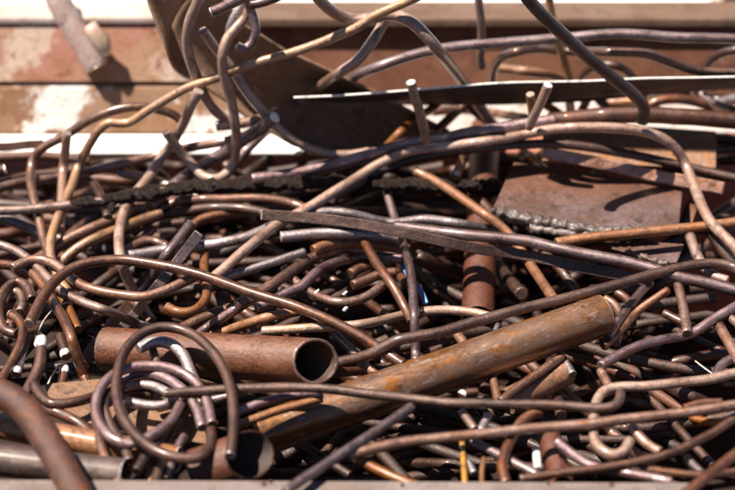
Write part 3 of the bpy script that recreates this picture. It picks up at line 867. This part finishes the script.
R_('bent_rod', 'dark curved rod behind the kinked tan rod', [(70, 176), (82, 177), (92, 182), (98, 190), (104, 204), (108, 218)], 9, 'dark', -8)
# back: in front of the beams
R_('bent_rod', 'pinkish S shaped rod sagging below the top edge and running down behind the strip', [(308, -16), (320, 0), (331, 10), (343, 17), (357, 20), (372, 18), (387, 15), (401, 17), (414, 24), (427, 37), (441, 54), (454, 70), (467, 87), (478, 104), (492, 124)], 11.5, 'pale', hs=[14] * 11 + [8, -4, -10, -16])
R_('straight_rod', 'cut rod slanting down over the sawn open pipe into a yellow bend', [(203, 30), (216, 48), (232, 68), (246, 90), (262, 110), (276, 126), (292, 139), (312, 149), (332, 154), (352, 154), (376, 150)], 9.5, 'pale', hs=[6, 4, 0, 0, 0, 0, 2, 2, 0, -2, -6], ends='a')
R_('bent_rod', 'pale rod curving down from the S shaped rod across the sawn open pipe', [(389, 12), (380, 30), (370, 45), (358, 60), (344, 70), (325, 83), (306, 96), (290, 106), (272, 114), (252, 121), (236, 124), (216, 126)], 10.5, 'pale', 2)
R_('bent_rod', 'rod curving down from the top edge left of the loops to the ledge', [(205, -14), (197, 3), (190, 20), (187, 38), (190, 58), (198, 80), (205, 97), (215, 111), (230, 121), (246, 124)], 10.5, 'pale', 2)
R_('long_rod', 'long purple rod sweeping from the right along the beam and down left', [(752, 39), (735, 39), (676, 37), (621, 34), (570, 37), (519, 42), (470, 45), (440, 49), (410, 56), (369, 70), (335, 87), (308, 103), (281, 120), (260, 137), (242, 155), (234, 166)], 10, 'violet', hs=[-30] * 6 + [-20, -14, -8, -4, 0, -2, -4, -8, -14, -20], cap=1.40)
R_('rod_stub', 'rust coloured rod behind the upright cut rod, slanting under the strip', [(440, 100), (430, 110), (416, 117), (402, 131), (386, 147), (376, 158)], 9, 'orange', -14)
R_('rod_stub', 'upright rod in front of the beam with a bright tip at its lower end', [(477, -14), (479, 5), (481, 22), (481, 40), (480, 58), (482, 68)], 8.5, 'pink', -60, ends='b', cap=1.40)
R_('straight_rod', 'bright ochre rod hanging at the back in front of the rust red beam', [(547, -12), (551, 10), (555, 32), (562, 54), (568, 72), (574, 90)], 8, 'ochre', -70, cap=1.40)
R_('bent_rod', 'rusty rod bowing up behind the strip and running pale to the right edge', [(494, 92), (493, 78), (495, 66), (502, 57), (515, 52), (533, 49), (553, 50), (588, 52), (618, 52), (644, 53), (658, 57), (674, 63), (692, 69), (712, 72), (750, 72)], 9.5, 'brown', -38, cap=1.40)
R_('straight_rod', 'straight rusty rod behind the strip inside the bowed rod', [(498, 68), (520, 70), (545, 74), (572, 82), (590, 90)], 9.5, 'orange', -52, cap=1.40)
R_('bent_rod', 'dark rod curving in from the right edge above the strip', [(750, 48), (735, 50), (722, 53), (712, 59), (705, 67), (701, 80)], 8.5, 'dark', -58, cap=1.40)
R_('bent_rod', 'brown hump of rod just above the strip behind the dark slanting rod', [(574, 86), (584, 74), (597, 66), (614, 65), (626, 71), (638, 84)], 8.5, 'dark', -58, cap=1.40)
R_('rod_stub', 'black rod end lying just below the strip right of the dark slanting rod', [(648, 98), (660, 95), (676, 92), (690, 90)], 9, 'blade', -20, cap=1.40)
R_('straight_rod', 'violet rod slanting under the right end of the strip', [(692, 86), (700, 94), (710, 101), (724, 108), (740, 112)], 10, 'violet', -40, cap=1.40)
R_('straight_rod', 'dark rod slanting left under the strip below the S shaped rod', [(478, 96), (466, 104), (452, 116), (436, 131), (424, 142)], 9.5, 'dark', -24)
R_('straight_rod', 'dark rod slanting right below the S shaped rod to the rusty plate', [(462, 98), (476, 112), (490, 122), (506, 134)], 10, 'dark', -30)
R_('rod_stub', 'brown rod between strip and plate left of a dark upright stub', [(537, 100), (548, 106), (562, 116), (572, 124)], 9, 'orange', -24)
R_('rod_stub', 'dark upright stub between strip and plate', [(569, 92), (570, 104), (571, 120)], 9, 'dark', -30)
R_('rod_stub', 'brown leaning stub right of the dark upright stub', [(590, 94), (584, 106), (577, 120)], 9, 'brown', -26)
R_('straight_rod', 'dark rod slanting between strip and plate under the dark slanting rod', [(588, 86), (598, 98), (612, 112), (624, 122)], 10, 'dark', -34)

R_('rod_stub', 'short brown rod lying behind the front rim below the yellow pipe', [(357, 459), (378, 470), (400, 480), (420, 487)], 10.5, 'orange', 2, ends='a')
pipe('steel_pipe', 'dark shiny tube lying behind the front rim in the left corner', (-40, 456), (124, 475), 33, 0, -4, 'tube', 0.12, rim=(False, False))
pipe('steel_pipe', 'orange brown pipe above the shiny tube in the left corner', (-40, 418), (178, 460), 27, -14, -20, 'orange', 0.12, rim=(False, False))
plate('rusty_sheet', 'flat brown rusty sheet under the coil', [(44, 384, -30), (110, 378, -34), (215, 402, -38), (207, 444, -34), (112, 428, -32), (56, 416, -30)], 0.003, (0, 0.5, -0.85), 'sheet', 'sheet', -42, bevel=0.0005)

# left edge loops
R_('bent_rod', 'brown rod arching from the left edge and dropping straight down to the coil', [(-12, 264), (10, 265), (28, 270), (42, 284), (54, 303), (64, 320), (71, 337), (79, 362), (87, 384), (92, 398)], 10.5, 'brown', 10)
R_('bent_rod', 'brown hook at the left edge interlocked with a ring', [(10, 314), (18, 319), (23, 328), (22, 340), (16, 354), (8, 368), (0, 382)], 9.5, 'brown', 6, ends='a')
R_('bent_rod', 'brown ring of rod at the left edge', [(32, 300), (28, 288), (18, 281), (6, 288), (-1, 302), (-1, 318), (5, 330), (16, 334)], 10, 'brown', 2)
R_('bent_rod', 'small inner loop of rod inside the ring at the left edge', [(3, 304), (9, 293), (18, 291), (23, 300), (20, 312)], 9, 'pink', -6)
R_('straight_rod', 'brown rod slanting down left between the ring and the arch', [(46, 286), (37, 298), (27, 309), (18, 318), (8, 330)], 9, 'brown', -6)
R_('rod_stub', 'dark stub with a large white flattened end at the left', [(40, 338), (41, 350), (40, 362), (36, 374), (30, 386), (25, 396)], 12, 'dark', 4, tip=('a', 5))
R_('rod_stub', 'rod with a bright square cut end pointing down beside the left hook', [(26, 336), (22, 354), (16, 375)], 10, 'violet', 0, kind='square', tip=('b', 3))
R_('rod_stub', 'upper of two stubs with white cut ends left of the arching rod', [(60, 336), (63, 346), (66, 358)], 10, 'dark', 2, tip=('b', 3))
R_('rod_stub', 'lower of two stubs with white cut ends left of the arching rod', [(65, 367), (63, 378), (60, 392)], 10, 'brown', 2, tip=('a', 4))
R_('thin_wire', 'thin pale wire curling around the white ended stub at the left', [(84, 303), (74, 302), (65, 303), (56, 308), (48, 315), (42, 324), (38, 336)], 2, 'wire', 8, cat='wire')
R_('thin_wire', 'thin pale wire below the pair of white ended stubs', [(61, 363), (55, 371), (50, 380), (46, 388)], 2.2, 'wire', 4, cat='wire')
R_('straight_rod', 'orange rod dropping behind the arching rod at the left', [(60, 294), (65, 303), (71, 314), (78, 330)], 9, 'orange', -4)
# middle
R_('flat_bar', 'dark flat bar with an orange end lying beside the grey square bar', [(130, 305), (112, 326), (95, 347), (84, 364)], 14, 'dark', -8, kind='flat', ends='a', end_mat='orange', cat='bar', jag=0.04)
R_('straight_rod', 'grey brown rod behind the square bar with a blunt upper end', [(190, 224), (180, 237), (168, 252), (158, 268), (148, 284), (138, 300), (126, 318)], 10.5, 'violet', -4, ends='a')
R_('straight_rod', 'bright silver rod running right from the arch to the long pinkish rod', [(118, 257), (140, 254), (163, 250), (191, 247), (220, 243), (245, 238), (262, 231), (284, 221), (300, 214)], 11, 'silver', -4)
R_('bent_rod', 'yellow tan rod curving up from the arch to the steep purple rod', [(58, 266), (68, 256), (78, 248), (92, 240), (116, 230), (136, 222), (162, 213)], 10.5, 'tan', -4)
R_('bent_rod', 'thick tan rod crossing to the steep purple rod under the tar drip', [(28, 264), (48, 252), (66, 240), (85, 231), (100, 225), (120, 216), (134, 206)], 10.5, 'pink', -12)
R_('straight_rod', 'violet rod slanting from the left edge under the kinked tan rod', [(-12, 214), (4, 218), (22, 225), (48, 235), (70, 241), (94, 247)], 10.5, 'violet', -12)
R_('hooked_rod', 'orange hook hanging below the silver rod with a pale tip', [(205, 250), (204, 268), (206, 284), (207, 296), (201, 306), (190, 312), (178, 312), (168, 307)], 9.5, 'orange', 2, ends='ab')
R_('straight_rod', 'upright rod with a cut top in front of the blue strip', [(387, 192), (393, 212), (402, 240), (409, 264), (413, 295), (415, 330), (416, 362)], 9.5, 'violet', -2)
R_('straight_rod', 'brown rod slanting down from the silver rod in the centre', [(364, 241), (378, 265), (393, 286), (404, 306), (412, 322)], 10, 'brown', 0, ends='a')
R_('straight_rod', 'thin silver grey rod left of the orange rounded end', [(220, 278), (240, 272), (274, 262), (305, 252)], 9, 'silver', -4)
R_('rod_stub', 'orange rod with a rounded left end below the bright silver rod', [(313, 251), (326, 245), (350, 242), (384, 246), (410, 250)], 11, 'orange', -6)
R_('bent_rod', 'brown rod humped in the centre below the orange rounded end', [(236, 305), (255, 296), (274, 283), (292, 271), (310, 259), (332, 251), (352, 249), (376, 252)], 11, 'brown', -8)
R_('bent_rod', 'purple brown rod curving below the centre hump', [(256, 308), (274, 300), (288, 292), (300, 287), (311, 277), (324, 267), (346, 260), (370, 256), (402, 259)], 10, 'violet', -12)
R_('straight_rod', 'rod with pale worn top running level under the arch to the rust pipe', [(262, 331), (294, 329), (324, 327), (354, 325), (380, 321), (400, 316), (425, 311), (450, 310), (475, 313), (494, 318)], 9.5, 'tan', -2, lump=0.06)
R_('straight_rod', 'purple rod with bright streak slanting down to the red pipe', [(260, 294), (245, 303), (231, 312), (213, 324), (196, 336)], 10.5, 'violet', 0)
R_('straight_rod', 'brown rod left of the bright streaked purple rod', [(232, 308), (215, 314), (197, 321), (178, 331)], 12, 'brown', -8)
R_('straight_rod', 'orange brown rod between the streaked purple rod and the level pale rod', [(210, 336), (228, 330), (243, 325), (267, 317), (300, 311)], 10, 'orange', -8)
R_('rod_stub', 'upper of two rounded rod ends in the dark centre', [(350, 274), (358, 269), (372, 264), (390, 262)], 10.5, 'brown', -8, ends='a', end_mat='brown')
R_('rod_stub', 'lower of two rounded rod ends in the dark centre', [(353, 285), (366, 280), (380, 274), (396, 272)], 10.5, 'brown', -12, ends='a', end_mat='brown')
R_('bent_rod', 'brown sagging rod below the two rounded rod ends', [(284, 268), (293, 279), (303, 287), (320, 297), (337, 302), (354, 301), (368, 296), (384, 284)], 9.5, 'brown', -14)
R_('rod_stub', 'grey rod passing under the arch toward the red pipe mouth', [(330, 328), (340, 339), (350, 348), (362, 360)], 9, 'violet', -10)
R_('rod_stub', 'pale stub between the red pipe mouth and the yellow pipe', [(360, 362), (368, 368), (378, 376)], 9.5, 'pink', -16, ends='a')
for (x, y), lab in (((317, 293), 'leftmost small white bit in the dark centre'), ((345, 294), 'right hand small white bit above another in the dark centre'), ((345, 310), 'elongated small white bit below the other two in the dark centre')):
    pp = [P(x - 1.8, y + 1, -16), P(x, y - 0.6, -15), P(x + 1.8, y - 2.2, -16)]  # tiny white lumps set among the dark rods
    oo = sum(pp, Vector()) / 3
    c_ = lumpy('white_bit', pp, lambda s: 0.0019, 'white', None, oo, 8, 0.7, 400, x)
    c_.location = oo
    tag(c_, lab, 'chip', 'small white bits in the heap')
bl = rod('plastic_strip', 'narrow bright blue plastic strip showing between rods in the centre', [(400, 260), (406, 271), (413, 281), (420, 290), (426, 304)], 5.5, 'blue', -8, kind='flat', cat='plastic strip', group='')
R_('rod_stub', 'tan rod with a round white end right of the tar', [(454, 178), (459, 168), (465, 156), (468, 146)], 9.5, 'tan', 6, tip=('a', 3))
R_('straight_rod', 'dark rod slanting down right from the round white end to the slab corner', [(456, 180), (470, 192), (485, 206), (500, 222)], 11, 'dark', -8)
pipe('steel_pipe', 'upright rust red pipe half hidden behind the slab and the tarred rod', (485, 128), (478, 318), 31, -150, -100, 'red', 0.12, rim=(True, True), rim_mat='red')
R_('rod_stub', 'small brown stub behind the upper left corner of the slab', [(528, 154), (535, 162), (545, 170)], 9, 'tan', -12, ends='a')
R_('rod_stub', 'small yellow brown stub next to another behind the slab corner', [(536, 160), (540, 155), (546, 150)], 8, 'ochre', -20, ends='a')
R_('bent_rod', 'brown twisted loop of rod in the dark right of the rust red pipe', [(496, 248), (498, 258), (503, 270), (511, 282), (522, 294)], 12, 'brown', -10)
R_('bent_rod', 'thin pale rod beside the twisted loop', [(484, 254), (491, 265), (497, 276), (503, 288)], 8, 'silver', -14)
R_('rod_stub', 'short fat level rod at the foot of the twisted loop', [(489, 292), (500, 290), (513, 292), (524, 300)], 12, 'brown', -14, ends='a', end_mat='brown')
R_('straight_rod', 'thick dark rod slanting right under the centre bar', [(418, 257), (441, 265), (467, 275), (489, 286), (506, 296)], 14, 'dark', -16)
R_('rod_stub', 'tiny silver stub sticking up from the upper edge of the yellow pipe', [(498, 325), (494, 333), (490, 340)], 6, 'silver', 4, ends='a')
R_('rod_stub', 'tan stub crossing behind the yellow pipe near its middle', [(452, 328), (460, 338), (468, 350)], 10, 'orange', -24)
R_('rod_stub', 'pale lilac sliver of rod above the dark purple rod', [(500, 300), (514, 302), (530, 310)], 9, 'silver', -24)
# right
R_('straight_rod', 'grey rod slanting down left from the dark purple rod to the yellow pipe end', [(650, 282), (638, 295), (626, 310), (616, 324), (607, 338)], 9.5, 'violet', 0)
R_('straight_rod', 'brown rod parallel to the grey slanting rod near the yellow pipe end', [(668, 290), (655, 299), (638, 311), (620, 331), (604, 347)], 9, 'brown', -6)
R_('bent_rod', 'outer curved rod of a pair just beyond the yellow pipe end', [(604, 298), (614, 304), (620, 314), (620, 328), (616, 344)], 9, 'brown', -10)
R_('bent_rod', 'inner curved rod of a pair just beyond the yellow pipe end', [(616, 292), (626, 298), (632, 308), (632, 324)], 9, 'dark', -16)
R_('rod_stub', 'upright rod below the dark purple rod at right', [(676, 278), (680, 294), (684, 312), (687, 334)], 10, 'pink', 0)
R_('rod_stub', 'brown stub pointing left beside the upright rod at right', [(664, 313), (672, 317), (684, 323)], 9, 'brown', -4, ends='a', end_mat='brown')
R_('bent_rod', 'rod climbing to the right edge, bright at right and dark at left', [(750, 298), (735, 307), (712, 320), (696, 331), (684, 336), (668, 339), (638, 346), (618, 355), (600, 366)], 10, 'violet', 4)
R_('rod_stub', 'thick stub with rounded top leaning at the right edge', [(717, 322), (722, 331), (730, 345), (742, 366)], 11, 'pink', 2)
R_('bent_rod', 'curved grey rod below the leaning stub at the right edge', [(716, 378), (719, 368), (727, 361), (745, 356)], 9.5, 'violet', -4)
R_('rod_stub', 'short stub at the right edge above the leaning one', [(728, 315), (735, 322), (748, 332)], 9, 'pink', 0, ends='a')
R_('rod_stub', 'pinkish rod dropping behind the dark purple rod near the right edge', [(690, 236), (695, 250), (702, 264), (712, 275), (728, 281)], 10.5, 'pink', 0)
R_('rod_stub', 'dark rod behind the arching pinkish rod at the right edge', [(706, 224), (715, 240), (726, 256), (742, 272)], 11, 'dark', -6)
R_('thin_wire', 'thin bright wire slanting above the hooked pale rod at right', [(695, 361), (704, 368), (714, 375)], 1.6, 'wire', 6, cat='wire')
R_('rod_stub', 'tan stub rising left of the hooked pale rod', [(601, 371), (606, 380), (612, 392)], 9.5, 'pink', 0, ends='a')
R_('bent_rod', 'brown yellow rod curving along the front rim to the right edge', [(752, 404), (735, 418), (718, 430), (700, 440), (674, 452), (648, 459), (608, 467), (575, 471), (548, 475), (520, 479)], 9.5, 'brown', 4)
R_('straight_rod', 'violet rod slanting to the front rim at right', [(556, 441), (574, 456), (590, 466), (618, 472), (652, 478), (672, 482)], 10.5, 'violet', 6)
R_('rod_stub', 'pinkish rod with a faceted end below the long grey brown rod at right', [(628, 420), (637, 434), (648, 445), (660, 452)], 10.5, 'pink', 4, ends='b', end_mat='violet')
R_('bent_rod', 'brown grey rod curving down to the rim like a letter C', [(540, 411), (530, 415), (520, 423), (511, 438), (504, 454), (502, 468), (506, 484)], 11, 'brown', 8)
R_('straight_rod', 'silvery blue rod slanting to the rim behind the C shaped rod', [(470, 442), (485, 448), (500, 456), (520, 466), (542, 477)], 10, 'violet', 2)
R_('rod_stub', 'white painted stub standing behind the rim right of the C shaped rod', [(536, 449), (537, 458), (538, 470)], 8.5, 'white', 4, ends='a', end_mat='white')
R_('rod_stub', 'thin tan stub standing behind the rim, left of a thin orange one', [(462, 440), (463, 456), (465, 484)], 6, 'ochre', 2)
R_('rod_stub', 'thin orange stub standing behind the rim', [(484, 458), (482, 470), (482, 486)], 5.5, 'orange', -2)
R_('rod_stub', 'short grey stub with blunt end between the thin stubs at the rim', [(464, 458), (469, 464), (474, 474)], 8, 'silver', -6, ends='a')
R_('rod_stub', 'rod with white tip poking up above the long hooked brown rod', [(460, 396), (467, 393), (478, 392)], 9, 'dark', 6, tip=('a', 3))
R_('rod_stub', 'tan slanting stub between the two long rods at lower middle', [(462, 412), (467, 419), (475, 430)], 9, 'pink', 0, ends='a')
R_('rod_stub', 'white ended stub between the two long rods at lower middle', [(488, 416), (484, 424), (480, 432)], 9, 'silver', -2, ends='a', end_mat='white')
R_('straight_rod', 'brown rod slanting up under the yellow pipe', [(500, 402), (520, 386), (540, 372), (562, 356)], 9.5, 'brown', -34)
R_('rod_stub', 'pale stub under the right part of the yellow pipe', [(560, 354), (566, 363), (573, 375)], 8.5, 'silver', -30)
R_('rod_stub', 'upright orange stub under the middle of the yellow pipe', [(492, 376), (495, 388), (498, 404)], 9, 'orange', -30)
pipe('steel_pipe', 'short orange rust pipe in the dark below the yellow pipe', (508, 402), (566, 372), 27, -64, -60, 'orange', 0.14, rim=(True, True), rim_mat='orange')
pipe('steel_pipe', 'short rust red pipe stub standing behind the C shaped rod', (548, 432), (562, 486), 24, -40, -36, 'red', 0.14, rim=(True, False), rim_mat='red')
R_('rod_stub', 'rusty orange bar end behind the long grey brown rod at the right', [(684, 408), (700, 403), (722, 402)], 8, 'red', 2, ends='a', end_mat='red')
R_('rod_stub', 'orange rusty rod under the long grey brown rod near the right edge', [(690, 417), (706, 422), (726, 424)], 8.5, 'orange', -6)
R_('straight_rod', 'dull brown rod lying low along the rim at right', [(640, 468), (665, 472), (700, 475), (750, 470)], 9, 'brown', -10)
R_('rod_stub', 'grey blue stub low down near the right end of the rim', [(686, 458), (694, 466), (704, 476)], 9, 'violet', -12, ends='a')
# under the tar, left centre
R_('bent_rod', 'brown flat hump of rod just under the tar', [(143, 224), (155, 211), (170, 204), (190, 200), (225, 199), (260, 199), (290, 203), (310, 210)], 10, 'brown', -10)
R_('bent_rod', 'dark hump of rod below the brown hump under the tar', [(133, 232), (155, 217), (185, 211), (215, 208), (248, 209), (270, 214)], 10, 'dark', -14)
R_('bent_rod', 'brown rod with bright streak below the dark hump', [(178, 246), (190, 229), (200, 220), (218, 215), (240, 212), (258, 217)], 10, 'brown', -12)
R_('bent_rod', 'small brown hump left of the grey brown blunt rod', [(126, 252), (140, 243), (153, 241), (168, 247)], 10, 'brown', -12)
R_('rod_stub', 'short grey rod crossing the small brown hump', [(124, 255), (138, 243), (154, 229)], 9, 'violet', -8)

R_('straight_rod', 'dark rod lying level right of the rusty plate at the right edge', [(712, 138), (730, 140), (760, 143)], 11, 'dark', -30)
R_('straight_rod', 'dim brown rod slanting behind the right end of the rusty plate', [(706, 152), (724, 148), (760, 150)], 10, 'brown', -36)
R_('straight_rod', 'dim violet rod low behind the right end of the rusty plate', [(708, 164), (726, 160), (760, 164)], 10, 'dark', -40)
R_('flat_bar', 'dark bar added for the shaded gap along the white ledge at the left edge', [(-14, 147), (8, 147), (26, 145), (44, 144)], 9, 'dark', -60, kind='flat', cat='bar', jag=0.3)  # added bar, its dark colour stands in for a shaded gap
R_('bent_rod', 'reddish rod lying along the front of the white ledge at left', [(-14, 158), (12, 157), (40, 156), (66, 158), (90, 161)], 9, 'red', -40)
for x, y, q in ((62, 483, 1.5), (264, 484, 2.2), (271, 482, 1.4), (402, 485, 1.6), (548, 484, 1.3), (611, 485, 1.9)):
    ce = on_z(x, y, 0.0125)
    pp = [ce + Vector((math.cos(a) * q * 0.0011 * random.uniform(0.6, 1.2), math.sin(a) * q * 0.0011 * random.uniform(0.6, 1.2), 0)) for a in (0, 1.1, 2.2, 3.3, 4.4, 5.4)]
    bm = bmesh.new()
    f = bm.faces.new([bm.verts.new(v - ce) for v in pp])
    r_ = bmesh.ops.extrude_face_region(bm, geom=[f])
    for e in r_['geom']:
        if isinstance(e, bmesh.types.BMVert): e.co.z += 0.0009 * random.uniform(0.6, 1.6)
    bmesh.ops.recalc_face_normals(bm, faces=bm.faces)
    me = bpy.data.meshes.new('rust_flake'); bm.to_mesh(me); bm.free()
    o = link('rust_flake', me, 'bigrust'); o.location = ce
    tag(o, 'small dark rust flake lying on the grey front rim', 'rust flake', 'rust flakes on the front rim')
# clutter at the back between the strip and the thick dark bar
R_('straight_rod', 'pinkish rod lying level under the strip left of the short pale rod', [(432, 112), (460, 110), (492, 113), (526, 118)], 9, 'pink', -60)
R_('bent_rod', 'brown humped rod under the strip right of the slanting dark rod', [(640, 112), (655, 102), (676, 99), (700, 103), (720, 112)], 10, 'brown', -60)
R_('straight_rod', 'pale rod at the right edge under the violet rod below the strip', [(700, 112), (718, 104), (735, 99), (752, 96)], 12, 'silver', -70)
R_('straight_rod', 'orange rod end lying level below the strip right of the leaning brown stub', [(600, 104), (618, 102), (640, 101), (660, 103)], 10, 'orange', -66)

# ------------------------------------------------------------------ rods lying deep in the heap
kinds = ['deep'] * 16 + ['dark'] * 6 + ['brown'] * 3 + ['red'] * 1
count = 0
for attempt in range(900):
    if count >= 120: break
    cx, cy = rng.uniform(-10, 745), rng.uniform(168, 478)
    sparse = cy > 370 or (cx > 540 and cy > 250)
    L = rng.uniform(240, 520)
    ang = rng.normal(0, 0.4) if rng.rand() < 0.85 else rng.uniform(0.5, 2.6)
    if sparse: ang = rng.normal(0, 0.3)
    if rng.rand() < 0.5: ang = -ang
    bend = rng.normal(0, 0.14) * L
    dx, dy = math.cos(ang), math.sin(ang)
    pts = []
    for s in (-0.5, -0.25, 0, 0.25, 0.5):
        u = s * L
        b_ = bend * (1 - 4 * s * s)
        pts.append((cx + dx * u - dy * b_, cy + dy * u + dx * b_))
    if any(not (-60 < x < 800 and 158 < y < 500) for x, y in pts): continue
    dia = rng.uniform(8.5, 11.5)
    c = catmull([(x, y, 0) for x, y in pts])
    seen = 0
    for x, y, _ in c:
        ix, iy = int(x - GX0), int(y - GY0)
        if 0 <= x < 735 and 0 <= y < 478 and GRID[iy, ix] > 1e5: seen += 1
    if seen < (34 if sparse else 10): continue
    hh = rng.uniform(-170, -110) if sparse else rng.uniform(-110, -60)
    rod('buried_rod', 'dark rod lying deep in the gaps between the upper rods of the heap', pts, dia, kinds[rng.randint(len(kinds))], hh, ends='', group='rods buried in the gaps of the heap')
    count += 1
print('buried rods', count, 'uncovered', float((GRID[60 + 165:60 + 478, 60:60 + 735] > 1e5).mean()))

# ------------------------------------------------------------------ light, sky, camera
EL, AZ = math.radians(66), math.radians(96)
tosun = Vector((-math.sin(AZ) * math.cos(EL), -math.cos(AZ) * math.cos(EL), math.sin(EL)))
sun = bpy.data.lights.new('sun', 'SUN'); sun.energy = 5.0; sun.angle = math.radians(0.5); sun.color = (1.0, 0.91, 0.80)
so_ = bpy.data.objects.new('sun', sun); COL.objects.link(so_)
so_.rotation_euler = tosun.to_track_quat('Z', 'Y').to_euler()
w = bpy.data.worlds.new('World'); S.world = w; w.use_nodes = True
t = w.node_tree
sky = t.nodes.new('ShaderNodeTexSky'); sky.sky_type = 'NISHITA'; sky.sun_disc = False
sky.air_density = 0.5; sky.dust_density = 0.4; sky.sun_elevation = EL; sky.sun_rotation = math.atan2(tosun.x, tosun.y)
t.links.new(sky.outputs[0], t.nodes['Background'].inputs[0])
t.nodes['Background'].inputs[1].default_value = 0.05

cam = bpy.data.cameras.new('camera'); co = bpy.data.objects.new('camera', cam); COL.objects.link(co)
cam.sensor_width = 36.0; cam.lens = 36.0 * F / 735.0
co.location = CAM; co.rotation_euler = (math.pi / 2 - PITCH, 0, 0)
cam.clip_start = 0.01; cam.clip_end = 200
cam.dof.use_dof = True; cam.dof.focus_distance = 1.41; cam.dof.aperture_fstop = 3.0
S.camera = co
S.view_settings.view_transform = 'Standard'; S.view_settings.look = 'None'
S.view_settings.exposure = 1.3; S.view_settings.gamma = 1.0
